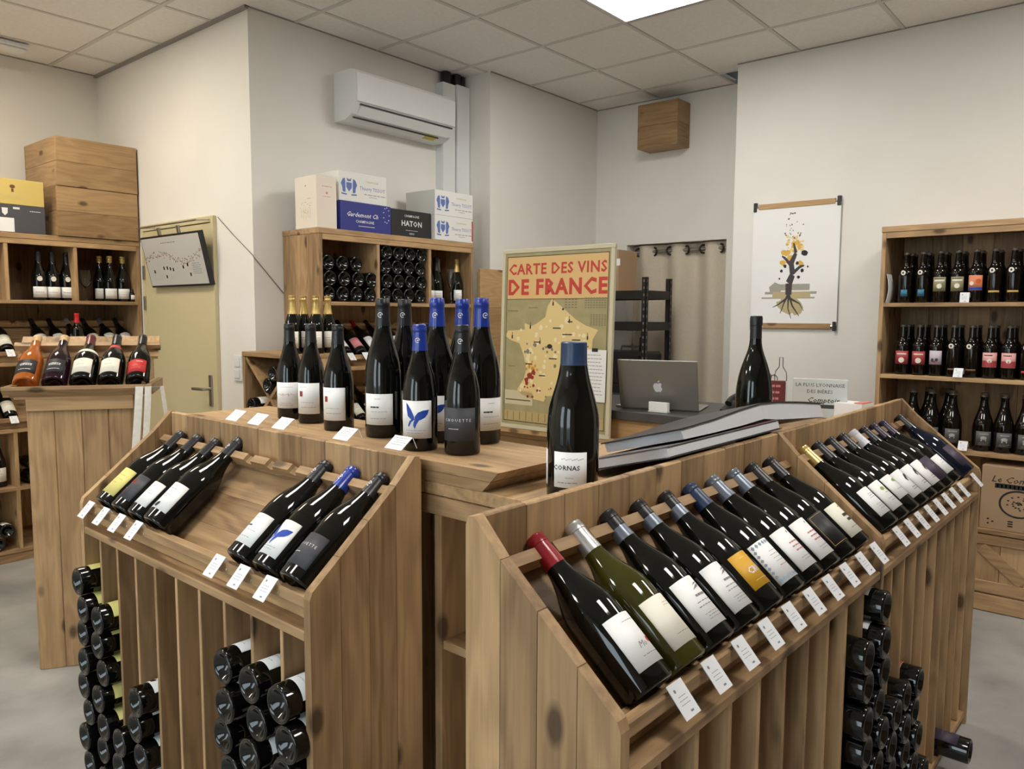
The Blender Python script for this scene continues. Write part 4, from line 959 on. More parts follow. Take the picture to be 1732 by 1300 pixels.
obj('strap', ribbon([((.004, -.008, 1.205), (1, .3, 0)), ((-.002, -.012, 1.10), (1, .5, 0)), ((-.014, -.014, .95), (1, .6, 0)), ((-.028, -.013, .80), (1, .6, 0)), ((-.034, -.012, .70), (1, .5, 0))], .026), CANV, st)
obj('strap', ribbon([((.05, .05, 1.20), (.4, 1, 0)), ((.062, .06, 1.08), (.4, 1, 0)), ((.078, .075, .95), (.4, 1, 0)), ((.09, .08, .86), (.4, 1, 0))], .03), CANV, st)

# ------------------------------------------------------------------ cartons and crates
def carton(name, label, m, w, d, h, mat, prints=(), side_prints=(), cat='box', group=None, lid=None, seam=True):
    t = thing(name, label, cat, m, group)
    b = obj('body', G().box(0, w, 0, d, 0, h, .002), mat, t)
    if seam:
        obj('flap', G().box(.002, w-.002, .003, d/2-.0015, h, h+.0015, 0), mat, t); obj('flap', G().box(.002, w-.002, d/2+.0015, d-.003, h, h+.0015, 0), mat, t)
    for col, marks in prints: obj('print', print_mesh('print', flat_print(marks, lambda u, v: (w/2+u, -.0008, h/2+v))), col, b)
    for col, marks in side_prints: obj('print', print_mesh('print', flat_print(marks, lambda u, v: (-.0008, d/2-u, h/2+v))), col, b)
    return t
WCART = M('white_carton', srgb(226, 226, 220), .6); CRBOX = M('cream_gift_box', srgb(230, 220, 204), .6); BLUEBOX = M('royal_blue_carton', srgb(44, 52, 130), .5); BLKBOX = M('black_carton', srgb(32, 32, 34), .5)
CRESTB = M('crest_blue_ink', srgb(92, 116, 176), .6); PALEINK = M('pale_gold_print', srgb(196, 180, 130), .6); PINKINK = M('rose_print', srgb(206, 140, 136), .6); CARDB = M('kraft_cardboard', srgb(168, 140, 108), .75)
def crest(u, v, s):
    out = [('p', [(u-.012*s, v+.014*s), (u+.012*s, v+.014*s), (u+.012*s, v-.004*s), (u, v-.018*s), (u-.012*s, v-.004*s)])]
    for sg in (-1, 1):
        q = [(sg*.016, -.022), (sg*.028, -.020), (sg*.030, -.004), (sg*.036, .008), (sg*.028, .024), (sg*.018, .028), (sg*.016, .012)]
        if sg < 0: q = q[::-1]
        out.append(('p', [(u+a*s, v+b*s) for a, b in q]))
        q = [(sg*.010, -.026), (sg*.034, -.024), (sg*.034, -.029), (sg*.010, -.031)]
        if sg < 0: q = q[::-1]
        out.append(('p', [(u+a*s, v+b*s) for a, b in q]))
    out.append(('p', [(u-.008*s, v+.018*s), (u+.008*s, v+.018*s), (u+.010*s, v+.030*s), (u, v+.024*s), (u-.010*s, v+.030*s)]))
    return out
ZT = 1.9865
def tissot(label, X, Y, z, w=.35, d=.27, h=.165, rot=0):
    carton('wine_carton', label, T(X, Y, z) @ RZ(rot), w, d, h, WCART,
           [(CRESTB, crest(-.105, .0, 1.6)), (PALEINK, [t_('CHAMPAGNE', .016, .040, .062)]), (CRESTB, [t_('Thierry TISSOT', .029, .0, .066)]), (GREY_INK, bars(.066, -.032, .16, 1, .01, .004, 121) + bars(.066, -.045, .06, 1, .01, .003, 122))], group='cartons on the centre shelf')
carton('gift_box', 'tall cream gift box with pink drawing at the left end of the centre shelf', T(-.705, .53, ZT) @ RZ(math.radians(0)), .135, .20, .285, CRBOX,
       [(PINKINK, [('p', ell(0, .05, .014, .014, 8))] + bars(0, .085, .08, 1, .01, .004, 123) + bars(0, .03, .05, 1, .01, .003, 124))],
       [(PALEINK, [('p', rect(-.05+.012*i, -.03+.03*math.sin(i*.9), .010, .0025)) for i in range(9)] + [('p', rect(-.04+.02*i, -.06, .0025, .05+.01*(i % 3))) for i in range(5)]), (PINKINK, [('p', ell(.01+.03*math.cos(i), -.02+.04*math.sin(i*1.3), .02, .003, 6)) for i in range(7)] + [('p', ell(-.0, .09, .012, .012, 7))])], seam=False, group='cartons on the centre shelf')
carton('wine_carton', 'royal blue champagne carton on the centre shelf', T(-.545, .53, ZT), .372, .27, .165, BLUEBOX,
       [(WHITE_INK, [t_('Gardemont Ch', .036, .012, -.03, .0004, .35), t_('CHAMPAGNE', .022, -.025, -.012, .0002), ('p', rect(0, -.050, .12, .003))] + [('p', rect(.150+.022*math.cos(a*.7), .03+.045*math.sin(a*.7), .008, .004)) for a in range(9)])], group='cartons on the centre shelf')
carton('wine_carton', 'black champagne carton with white lettering on the centre shelf', T(-.170, .53, ZT), .330, .27, .160, BLKBOX,
       [(WHITE_INK, [t_('CHAMPAGNE', .020, .046, .0, .0001), t_('HATON', .046, .0, .0, .0008), ('p', rect(0, -.040, .10, .002)), t_('REIMS', .016, -.060, 0)])], group='cartons on the centre shelf')
tissot('white crested carton standing on the blue champagne carton', -.545, .54, ZT+.1675)
tissot('white crested carton, lower one at the right end of the centre shelf', .165, .50, ZT, w=.35, h=.155)
tissot('white crested carton, upper one at the right end of the centre shelf', .165, .50, ZT+.157, w=.35, h=.155)
rs = obj('warning_label', G().box(-.0, .010, -.0012, -.0002, 0, .13, 0), M('red_sticker', srgb(196, 44, 48), .5)); rs.matrix_world = T(.503, .4995, ZT+.012)
tag(rs, 'narrow red sticker on the edge of the lower crested carton', 'sticker')
# wooden crates on the left shelf
def crate(label, m, w, d, h):
    t = thing('wooden_crate', label, 'crate', m, 'wooden wine crates'); cx, cy = wood('x', 'crate'), wood('y', 'crate')
    n = 2
    for k in range(n):
        z0, z1 = h*k/n+.0006, h*(k+1)/n-.0006
        bxp('front_board', t, cx, 0, w, 0, .012, z0, z1); bxp('back_board', t, cx, 0, w, d-.012, d, z0, z1)
        bxp('side_board', t, cy, 0, .012, .0125, d-.0125, z0, z1); bxp('side_board', t, cy, w-.012, w, .0125, d-.0125, z0, z1)
    for k in range(3): bxp('lid_board', t, cx, .013, w-.013, .0125+(d-.025)*k/3, .0125+(d-.025)*(k+1)/3-.001, h-.012, h-.001)
    bxp('bottom_board', t, cx, .013, w-.013, .0125, d-.0125, .001, .012)
    return t
crate('lower wooden crate on the left shelf, under another crate', T(-1.405, 2.205, 1.9895), .49, .50, .305)
crate('upper wooden crate on the left shelf, topmost under the ceiling', T(-1.402, 2.200, 2.2955), .488, .52, .30)
wc = crate('small wooden crate mounted high on the niche wall near the ceiling', T(1.885, .075, 2.765) @ RZ(-math.pi/2), .335, .19, .325)
carton('gift_box', 'gold gift box stacked on the grey box at the left', T(-1.895, 2.225, 2.1535), .425, .30, .150, M('gold_card', srgb(206, 182, 104), .5),
       [(M('brown_print', srgb(112, 74, 48), .6), [('p', ell(.045, .03, .03, .022, 10)), ('p', rect(.045, .008, .012, .02))]), (PALEINK, bars(.045, -.02, .14, 2, .014, .004, 125))], seam=False)
carton('gift_box', 'dark grey box with a white delivery label under the gold box', T(-1.90, 2.225, 1.9895), .432, .30, .163, M('dark_grey_card', srgb(74, 74, 78), .55),
       [(WHITE_INK, [('p', [(-.015, .06), (.017, .06), (.015, .03), (.001, .015), (-.013, .03)]), ('p', rect(.062, .062, .035, .012))] + bars(.16, .05, .06, 1, .01, .004, 126)), (WHITE_PAPER, [('p', rect(-.03, -.038, .155, .082))])], seam=False)
bx = carton('beer_carton', 'kraft cardboard beer carton with a round face logo under the beer shelf', T(1.25, -2.385, .4325) @ RZ(-math.pi/2), .42, .30, .325, CARDB,
       [(BLACK_INK, [t_('Le Comptoir', .046, .098, -.045, .0002, .35), ('p', rect(-.045, .066, .21, .024))] + [('p', [(-.045+(.072+w_)*math.cos(a0)*1.05, -.02+(.062+w_)*math.sin(a0)) for a0, w_ in ((2*math.pi*i/28, 0), (2*math.pi*(i+1)/28, 0), (2*math.pi*(i+1)/28, .009), (2*math.pi*i/28, .009))]) for i in range(28)] +
         [('p', ell(-.045+.030*math.cos(2.4*i)*(i % 5)/2.5, -.02+.024*math.sin(2.4*i)*(i % 5)/2.5, .012, .008, 6)) for i in range(26)] + [('p', ell(-.165+.013*math.cos(a), -.122+.013*math.sin(a), .012, .009, 6)) for a in (0, 2.1, 4.2)] + [('p', rect(-.075, -.112-.012*i, .022, .007)) for i in range(3)] + [('p', rect(.06, -.128, .03, .010))]),
        (CARDB, [('p', rect(-.138+.018*i, .066, .007, .016)) for i in range(11)])], [], seam=True)
for c_ in bx.children:
    pass

# ------------------------------------------------------------------ air conditioner, ducts, cable, switch, emergency light
ACW = M('white_plastic', srgb(226, 228, 228), .28, spec=.5); SLOT = M('dark_slot', srgb(60, 60, 60), .6)
ac = thing('air_conditioner', 'white wall mounted air conditioner above the cartons', 'air conditioner', T(-.335, .85, 2.665))
w = .825
prof = [(-.002, .0), (-.10, .0), (-.165, .028), (-.205, .085), (-.212, .13), (-.212, .255), (-.20, .275), (-.15, .285), (-.002, .285)]
obj('casing', G().prism(prof, 'x', 0, w), ACW, ac)
obj('front_panel', G().prism([(-.207, .088), (-.218, .094), (-.219, .255), (-.206, .272)], 'x', .004, w-.004), ACW, ac)
obj('upper_slot', G().prism([(-.205, .074), (-.208, .084), (-.200, .084), (-.198, .076)], 'x', .035, w-.02), SLOT, ac)
obj('air_flap', G().prism([(-.168, .022), (-.204, .072), (-.201, .076), (-.163, .028)], 'x', .04, w-.03), ACW, ac)
obj('lower_slot', G().prism([(-.140, .010), (-.146, .012), (-.142, .022), (-.136, .018)], 'x', .03, w-.09), SLOT, ac)
obj('energy_sticker', G().prism([(-.105, -.0008), (-.150, .0196), (-.150, .0208), (-.105, .001)], 'x', w-.20, w-.10), M('yellow_sticker', srgb(206, 190, 70), .5), ac)
du = thing('pipe_duct', 'narrow white pipe duct rising behind the air conditioner', 'duct', T(.515, .85, 0), 'white pipe ducts')
bxp('cover', du, ACW, 0, .118, -.075, -.001, 1.99, 3.085); obj('pipe', G().tube([(.06, -.04, 3.0), (.06, -.04, 3.165)], .034, 14).mesh('pipe', True), BLACKM, du)
du = thing('pipe_duct', 'wide white pipe duct against the corner beside the cartons', 'duct', T(.638, .85, 0), 'white pipe ducts')
bxp('cover', du, ACW, 0, .124, -.090, -.001, 1.99, 3.09); obj('pipe', G().tube([(.04, -.045, 3.0), (.04, -.045, 3.165)], .03, 14).mesh('pipe', True), BLACKM, du); obj('pipe', G().tube([(.095, -.045, 3.0), (.095, -.045, 3.165)], .02, 12).mesh('pipe', True), BLACKM, du)
cb = obj('wall_cable', G().tube([(-.906, 1.21, 2.074), (-.906, 1.05, 1.965), (-.906, .845, 1.835), (-.906, .842, 1.83), (-.82, .842, 1.74), (-.72, .842, 1.635), (-.66, .842, 1.57)], .0022, 6).mesh('wall_cable', True), M('grey_cable', srgb(110, 104, 98), .6))
tag(cb, 'thin dark cable slanting down the white wall from the door frame', 'cable')
sw = thing('light_switch', 'white light switch on the wall between door and crossed rack', 'switch', T(-.901, 1.03, 1.20))
bxp('plate', sw, ACW, -.010, 0, -.04, .04, -.075, .075, c=.003); bxp('rocker', sw, ACW, -.015, -.0105, -.026, .026, .008, .058); bxp('rocker', sw, ACW, -.015, -.0105, -.026, .026, -.058, -.008)
em = thing('emergency_light', 'flat white emergency light on the ceiling in the left corner', 'emergency light', T(-1.72, 2.42, CEIL-.006))
bxp('housing', em, ACW, 0, .28, 0, .115, -.030, -.001, c=.006); bxp('diffuser', em, M('milky_plastic', srgb(236, 236, 232), .4), .012, .268, .010, .105, -.052, -.0305, c=.008)
# framed vineyard plan hung on the door
pf = thing('framed_plan', 'tilted framed vineyard plan hanging in front of the beige door', 'picture', None)
P0, P1 = Vector((-.945, 1.99, 1.685)), Vector((-1.065, 1.79, 1.965))
ex = Vector((0, -1, 0)); eu = Vector((-.062, 0, .28)).normalized(); en = ex.cross(eu)
mm = Matrix((ex, eu, en)).transposed().to_4x4(); mm.translation = Vector((-.950, 1.955, 1.690)); pf.matrix_world = mm
pw_, ph_ = .715, .295
obj('frame', G().box(-.012, pw_+.012, -.012, ph_+.012, -.028, 0, .002), BLACKM, pf)
sheet = obj('sheet', G().box(0, pw_, 0, ph_, .0005, .0025, 0), M('plan_sheet', srgb(196, 194, 188), .4), pf)
rnd = random.Random(4); mk = []
for i in range(46):
    u = pw_*i/46; v = ph_*(.55+.10*math.sin(u*9)+(.25*(u/pw_-.62) if u/pw_ > .62 else 0)); mk += [('p', ell(u+rnd.uniform(-.01, .01), v+rnd.uniform(-.02, .02), .007+.006*rnd.random(), .008, 6)) for _ in range(3)]
obj('print', print_mesh('print', flat_print(mk, lambda u, v: (u, v, .0032))), M('plan_brown', srgb(150, 118, 112), .6), sheet)
obj('print', print_mesh('print', flat_print([('p', rect(pw_*a, ph_*b, .016, .020)) for a, b in ((.12, .30), (.30, .36), (.36, .36), (.41, .34), (.46, .32), (.64, .36), (.72, .40), (.32, .18), (.74, .20))], lambda u, v: (u, v, .0034))), BLACK_INK, sheet)
obj('print', print_mesh('print', flat_print(bars(pw_*.45, ph_*.88, .18, 1, .01, .005, 131) + bars(pw_*.86, ph_*.42, .10, 6, .012, .003, 132), lambda u, v: (u, v, .0034))), GREY_INK, sheet)
for u in (.32, .66): obj('hanger', G().box(pw_*u-.014, pw_*u+.014, ph_+.012, ph_+.058, -.020, -.008, .001), METAL, pf)
rl = tag(obj('hanging_rail', G().tube([(-1.028, 1.98, 2.048), (-1.028, 1.23, 2.048)], .005, 8).tube([(-1.028, 1.95, 2.048), (-.92, 1.95, 2.062)], .004, 6).tube([(-1.028, 1.27, 2.048), (-.92, 1.27, 2.062)], .004, 6).mesh('hanging_rail', True), METAL), 'thin steel rail across the top of the beige door', 'rail')

# ------------------------------------------------------------------ desk zone
dk = thing('sales_desk', 'wooden sales desk with a thick dark grey top behind the counter', 'desk', T(0, 0, 0))
DTOP = noisy('dark_desk_top', srgb(62, 60, 58), srgb(74, 72, 70), 12, .5)
bxp('desk_top', dk, DTOP, .0, .66, -1.72, .42, .990, 1.036, c=.003)
for k in range(6): bxp('front_board', dk, wood('y', 'oak'), .022, .042, -1.70, .40, .165*k+.0006, .165*(k+1)-.0006, c=.002)
for Y in (-1.70, .38): bxp('side_board', dk, wood('z', 'oak'), .043, .64, Y, Y+.02, 0, .989)
bxp('poster_ledge', dk, wood('y', 'oak'), -.075, .021, -1.10, .10, .868, .892, c=.002)
# wooden partition behind the poster
pt = thing('wood_partition', 'oak panelled partition between the centre shelf and the map poster', 'partition', T(.524, .44, 0))
for k in range(7): bxp('panel_board', pt, wood('x', 'oak'), 0, .82, 0, .024, .26*k+.0008, .26*(k+1)-.0008, c=.002)
for x in (.02, .74): bxp('batten', pt, wood('z', 'oak'), x, x+.04, .025, .05, 0, 1.80)
# framed wine map, leaning on the desk front
ang = math.radians(2.0)
# local: u to the right (-Y), v up, n towards the camera (-X)
PO = Matrix((Vector((0, -1, 0)), Vector((math.sin(ang), 0, math.cos(ang))), Vector((-math.cos(ang), 0, math.sin(ang))))).transposed().to_4x4()
PO.translation = Vector((-.062, -.238, .893))
po = thing('wine_map_poster', 'large framed CARTE DES VINS DE FRANCE map poster leaning on the desk', 'poster', PO)
pW, pH = .728, .975
FRM = M('pale_poster_frame', srgb(206, 198, 170), .45)
for nm, a in (('frame_rail', (0, pW, 0, .022)), ('frame_rail', (0, pW, pH-.022, pH)), ('frame_stile', (0, .022, .0222, pH-.0222)), ('frame_stile', (pW-.022, pW, .0222, pH-.0222))):
    bxp(nm, po, FRM, a[0], a[1], a[2], a[3], -.012, .008, c=.0015)
SEA = noisy('poster_sea', srgb(160, 150, 108), srgb(172, 162, 120), 14, .35)
sh = obj('sheet', G().box(.022, pW-.022, .022, pH-.022, -.008, .002, 0), SEA, po)
def pprint(col, marks, lift=.0028):
    g_ = G()
    for i_, m_ in enumerate(marks):
        q_ = flat_print([m_], lambda u, v: (u*pW, (1-v)*pH, lift+.000003*i_)); g_.add(q_.v, q_.f)
    obj('print', print_mesh('print', g_), col, sh)
def pr_(u0, v0, u1, v1): return ('p', [(u0, v1), (u1, v1), (u1, v0), (u0, v0)])
pprint(M('poster_title_band', srgb(222, 184, 124), .4), [pr_(.052, .045, .948, .275)])
pprint(M('poster_line', srgb(70, 60, 40), .5), [pr_(.045, .040, .955, .0435), pr_(.045, .275, .955, .278), pr_(.045, .04, .0495, .96), pr_(.9505, .04, .955, .96), pr_(.045, .957, .955, .960)], .0030)
TRED = M('poster_red', srgb(196, 62, 48), .45)
obj('title', print_mesh('title', flat_print([('t', 'CARTE DES VINS', .079, pW*.5, pH*.885, .0022), ('t', 'DE FRANCE', .112, pW*.5, pH*.785, .0042)], lambda u, v: (u, v, .0034))), TRED, sh)
def zp(x, y): return ((x-158)/(855-158), (y-135)/(1285-135))
France = [zp(*p) for p in [(490, 452), (555, 505), (640, 580), (700, 615), (772, 640), (742, 700), (740, 765), (690, 790), (668, 850), (700, 880), (690, 960), (704, 1010), (640, 1062), (560, 1048), (470, 1060), (455, 1096), (380, 1085), (300, 1060), (278, 1030), (320, 960), (335, 900), (318, 820), (300, 770), (285, 735), (225, 715), (188, 690), (205, 655), (270, 650), (318, 645), (315, 605), (365, 622), (398, 605), (450, 565), (462, 500)]]
pprint(M('poster_land', srgb(226, 200, 138), .4), [('p', [(u, v) for u, v in France[::-1]])], .0030)
rnd = random.Random(11)
def inside(u, v):
    c = False
    for i in range(len(France)):
        (x1, y1), (x2, y2) = France[i-1], France[i]
        if (y1 > v) != (y2 > v) and u < (x2-x1)*(v-y1)/(y2-y1)+x1: c = not c
    return c
def blobs(n, sz, box, seed):
    r_ = random.Random(seed); out = []
    while len(out) < n:
        u, v = r_.uniform(box[0], box[2]), r_.uniform(box[1], box[3])
        if inside(u, v): s = sz*r_.uniform(.5, 1.3); out.append(('p', [(u+s*math.cos(a)*r_.uniform(.6, 1), v+.74*s*math.sin(a)*r_.uniform(.6, 1)) for a in (6, 5, 4, 3, 2, 1)]))
    return out
pprint(M('poster_land_light', srgb(238, 222, 176), .4), blobs(60, .022, (.1, .3, .9, .8), 1), .0032)
pprint(M('poster_grey_region', srgb(128, 124, 108), .4), blobs(14, .020, (.2, .52, .6, .58), 2), .0034)
pprint(M('poster_red_region', srgb(150, 48, 36), .4), blobs(14, .020, (.24, .66, .36, .76), 3) + blobs(10, .012, (.2, .76, .5, .82), 4), .0034)
pprint(M('poster_amber_region', srgb(206, 146, 52), .4), blobs(9, .018, (.24, .62, .36, .67), 5), .0034)
pprint(M('poster_green_region', srgb(120, 130, 70), .4), blobs(10, .014, (.5, .60, .8, .8), 6), .0034)
def wee_bottle(u, v, s=1.0): return ('p', [(u-.006*s, v), (u+.006*s, v), (u+.006*s, v-.016*s), (u+.002*s, v-.022*s), (u+.002*s, v-.036*s), (u-.002*s, v-.036*s), (u-.002*s, v-.022*s), (u-.006*s, v-.016*s)])
pprint(BLACK_INK, [wee_bottle(*zp(*p)) for p in [(497, 495), (600, 600), (355, 640), (235, 705), (420, 735), (712, 700)]] + [('p', ell(zp(560, 517)[0], zp(560, 517)[1], .018, .013, 8)[::-1]), ('p', ell(zp(483, 748)[0], zp(483, 748)[1], .05, .026, 10)[::-1])] + [pr_(zp(x, y)[0], zp(x, y)[1], zp(x+l, y)[0], zp(x, y+7)[1]) for x, y, l in ((560, 668, 60), (580, 755, 60), (620, 700, 50), (690, 738, 30), (500, 630, 50), (380, 720, 40), (330, 860, 40), (590, 590, 30), (480, 820, 50), (560, 870, 40), (420, 930, 40))], .0036)
pprint(M('poster_faint_text', srgb(126, 118, 86), .5), [pr_(zp(x, y)[0], zp(x, y)[1], zp(x+l, y)[0], zp(x, y+6)[1]) for x, y, l in [(690+(i % 8)*16, 448+(i//8)*14, 11) for i in range(40)] + [(570+(i % 4)*20, 455+(i//4)*16, 14) for i in range(16)] + [(725+(i % 6)*16, 548+(i//6)*12, 10) for i in range(36)]] + [pr_(zp(x, y)[0], zp(x, y)[1], zp(x+l, y)[0], zp(x, y+5)[1]) for x, y, l in ((340, 505, 60), (200, 525, 70), (210, 880, 50))], .0032)
pprint(M('poster_legend', srgb(206, 196, 160), .45), [pr_(.052, .785, .32, .865)], .0030)
pprint(M('poster_bottom_band', srgb(186, 164, 112), .45), [pr_(.052, .90, .948, .955)], .0030)
pprint(M('poster_legend_dark', srgb(112, 96, 60), .5), [pr_(.08+.06*i, .905, .085+.06*i, .950) for i in range(14)] + [pr_(.06, .835, .30, .842)], .0032)
pprint(M('poster_pink', srgb(206, 130, 130), .5), [('p', ell(.60, .80, .10, .06, 10)[::-1])], .0033)

# laptop on the desk, lid towards the room
LT = Matrix((Vector((.27, -.963, 0)), Vector((.963, .27, 0)), Vector((0, 0, 1)))).transposed().to_4x4(); LT.translation = Vector((.085, -.935, 1.0365))
lp = thing('laptop', 'open silver laptop on the desk, its lid facing the shop', 'laptop', LT)
ALUM = M('laptop_aluminium', srgb(150, 148, 142), .35, metal=.6)
lw_, ld_ = .40, .27
bxp('base', lp, ALUM, 0, lw_, .015, ld_, 0, .012, c=.004)
ta = math.radians(17)
lidm = T(0, .012, .008) @ RX(ta)
lid = obj('lid', G().box(0, lw_, -.008, 0, 0, .262, .0035), ALUM, lp, lidm)
obj('screen', G().box(.008, lw_-.008, .0002, .0012, .010, .252, 0), BLACK_INK, lid)
apple = [(0, -.030), (.006, -.028), (.012, -.031), (.019, -.024), (.0235, -.013), (.0185, -.007), (.0168, .001), (.019, .008), (.0222, .0115), (.017, .0165), (.009, .0165), (.001, .0135), (-.006, .0165), (-.014, .0155), (-.0205, .009), (-.0225, -.002), (-.0195, -.015), (-.013, -.027), (-.007, -.031)]
leaf = [(.001, .0185), (.001, .024), (.005, .030), (.0105, .0325), (.0105, .027), (.0065, .0205)]
obj('logo', print_mesh('logo', flat_print([('p', apple), ('p', leaf)], lambda u, v: (lw_*.5+u, -.0086, .125+v))), M('white_logo', srgb(216, 220, 226), .3), lid)
obj('keyboard', G().box(.05, lw_-.05, .10, .20, .012, .0135, .0005), BLACK_INK, lp)
cd = thing('card_holder', 'small white card block standing before the laptop', 'card holder', T(.075, -1.165, 1.0365) @ RZ(-math.pi/2))
bxp('block', cd, WHITE_PAPER, -.052, .052, -.012, .012, .006, .050); bxp('stand', cd, CLEAR, -.054, .054, -.016, .016, 0, .0055)
pd_ = thing('paper_stack', 'loose stack of papers with a white mouse beside the poster', 'papers', T(.12, -.955, 1.0365))
bxp('sheets', pd_, M('grey_paper', srgb(150, 148, 144), .6), 0, .16, -.05, .07, 0, .012, c=.001); bxp('sheets', pd_, WHITE_PAPER, .02, .17, -.04, .05, .0125, .018, c=.001)
ms = obj('computer_mouse', G().lathe([(0, 0), (.026, .001), (.030, .006), (.026, .016), (.014, .023), (0, .025)], 18).mesh('computer_mouse', True), ACW); ms.matrix_world = T(.17, -.955, 1.055) @ Matrix.Diagonal((1, 1.6, 1, 1)); tag(ms, 'white computer mouse lying on the paper stack', 'mouse')
menu = thing('price_list', 'white price list sheet clipped over the right edge of the map poster', 'sign', PO @ T(.565, .185, .0095))
ms_ = bxp('sheet', menu, WHITE_PAPER, 0, .135, 0, .262, 0, .0015, c=0); obj('print', print_mesh('print', flat_print(bars(.066, .235, .10, 12, .018, .003, 141), lambda u, v: (u, v, .0021))), GREY_INK, ms_)
bxp('clip', menu, BLACKM, .05, .085, .252, .270, .0016, .006)
tp = thing('telephone', 'black desk telephone with its handset right of the laptop', 'telephone', T(.26, -1.475, 1.0365) @ RZ(-math.pi/2))
obj('base', G().prism([(0, 0), (.16, 0), (.16, .055), (.10, .045), (0, .018)], 'x', -.075, .075), BLACKM, tp)
obj('handset', G().tube([(-.045, .13, .062), (-.045, .12, .078), (-.045, .06, .068), (-.045, .03, .045)], [.018, .013, .013, .018], 10).mesh('handset', True), BLACKM, tp)
obj('keypad', G().prism([(.03, .0255), (.11, .048), (.11, .0495), (.03, .027)], 'x', -.01, .06), M('grey_keys', srgb(120, 120, 120), .5), tp)

# black metal rack with a cardboard box
rk = thing('metal_rack', 'black perforated metal rack standing behind the desk', 'rack', T(1.5, -.25, 0))
rW, rD, rH = .38, .72, 1.785
for x in (0, rW-.035):
    for y in (0, rD-.035):
        g = G().box(x, x+.004, y, y+.035, 0, rH, 0).box(x, x+.035, y, y+.004, 0, rH, 0)
        obj('post', g, BLACKM, rk)
holes = G()
for x in (0, rW-.035):
    for k in range(34):
        holes.box(x+.012, x+.022, -.0008, .0, .10+.05*k, .118+.05*k, 0)
for k in range(34): holes.box(-.0008, 0, .012, .022, .10+.05*k, .118+.05*k, 0)
ho = obj('slot_holes', holes, M('slot_grey', srgb(120, 116, 110), .7), rk); ho['kind'] = 'stuff'
for z in (1.63, 1.405, .95, .45):
    bxp('beam', rk, BLACKM, .036, rW-.036, 0, .012, z, z+.062); bxp('beam', rk, BLACKM, .036, rW-.036, rD-.012, rD, z, z+.062)
    bxp('beam', rk, BLACKM, 0, .012, .036, rD-.036, z, z+.062); bxp('beam', rk, BLACKM, rW-.012, rW, .036, rD-.036, z, z+.062)
    bxp('shelf_panel', rk, M('chipboard', srgb(150, 124, 92), .8), .013, rW-.013, .013, rD-.013, z+.045, z+.058)
cbx = carton('cardboard_box', 'brown cardboard box with arrow labels on top of the black rack', T(1.56, .34, 1.6925) @ RZ(-math.pi/2), .32, .26, .30, CARDB,
       [(WHITE_PAPER, [('p', rect(.02, -.075, .09, .14)), ('p', [(.0, .02), (.045, .06), (.0, .10), (-.045, .06)]), ('p', rect(.155, .06, .04, .05))]), ], [])
obj('arrow', print_mesh('arrow', flat_print([('p', rect(.02, -.10, .018, .07)), ('p', [(-.012, -.065), (.052, -.065), (.02, -.02)])], lambda u, v: (.20+u, -.0014, .15+v))), BLACK_INK, cbx)
# dark things on the lower rack shelf
dk1 = thing('equipment_case', 'black case on the rack shelf behind the laptop', 'case', T(1.53, -.20, 1.0085))
bxp('body', dk1, BLACKM, 0, .32, 0, .45, 0, .24, c=.02); obj('handle', G().tube([(.16, .10, .24), (.16, .11, .275), (.16, .26, .275), (.16, .27, .24)], .008, 8).mesh('handle', True), METAL, dk1)
rb = carton('red_box', 'dark red box low on the rack behind the laptop', T(1.52, -.21, .5085), .32, .45, .30, M('dark_red_card', srgb(104, 28, 34), .5), seam=False)
bot = onshelf(T(0, 0, 0), 1.70, -.12, 1.2495, 'pale capped bottle standing on the black case', 0, kind='bordeaux', R=.03, h=.15, cap=CAP_WHITE, caplen=.02, seg=16)

# curtain with eyelets in the doorway
CURT = noisy('linen_curtain', srgb(206, 194, 174), srgb(214, 203, 184), 90, .85)
cu = thing('eyelet_curtain', 'beige eyelet curtain hanging in the niche doorway', 'curtain', T(2.15, .268, 0))
n = 120; g = G(); vs = []
per = .28
for i in range(n+1):
    y = -.838*i/n; x = .035*math.cos(2*math.pi*y/per)+.006*math.sin(9*y)
    for j, z in enumerate((.03, .7, 1.4, 1.94, 2.068)):
        f = 1.0+.25*(1-j/4)*math.sin(3*y+j); vs.append((x*f+.004, y, z)); vs.append((x*f+.0065, y, z))
for i in range(n):
    for j in range(4):
        a = i*10+2*j; b = a+10
        g.f += [(a, b, b+2, a+2), (a+1, a+3, b+3, b+1)]
    a = i*10; b = a+10; g.f += [(a, a+1, b+1, b), (a+8, b+8, b+9, a+9)]
g.v = vs
me = g.mesh('fabric', True)
obj('fabric', me, CURT, cu)
obj('rod', G().tube([(0, -.002, 2.018), (0, -.84, 2.018)], .013, 12).mesh('rod', True), METAL, cu)
tor = G().tube([(.030*math.cos(2*math.pi*k/16), 0, .030*math.sin(2*math.pi*k/16)) for k in range(16)], .008, 8, True).mesh('eyelet', True)
for k in range(6): obj('eyelet', tor, BLACKM, cu, T(0, -.07-.14*k, 2.018) @ RZ(math.radians(60 if k % 2 else 120)))

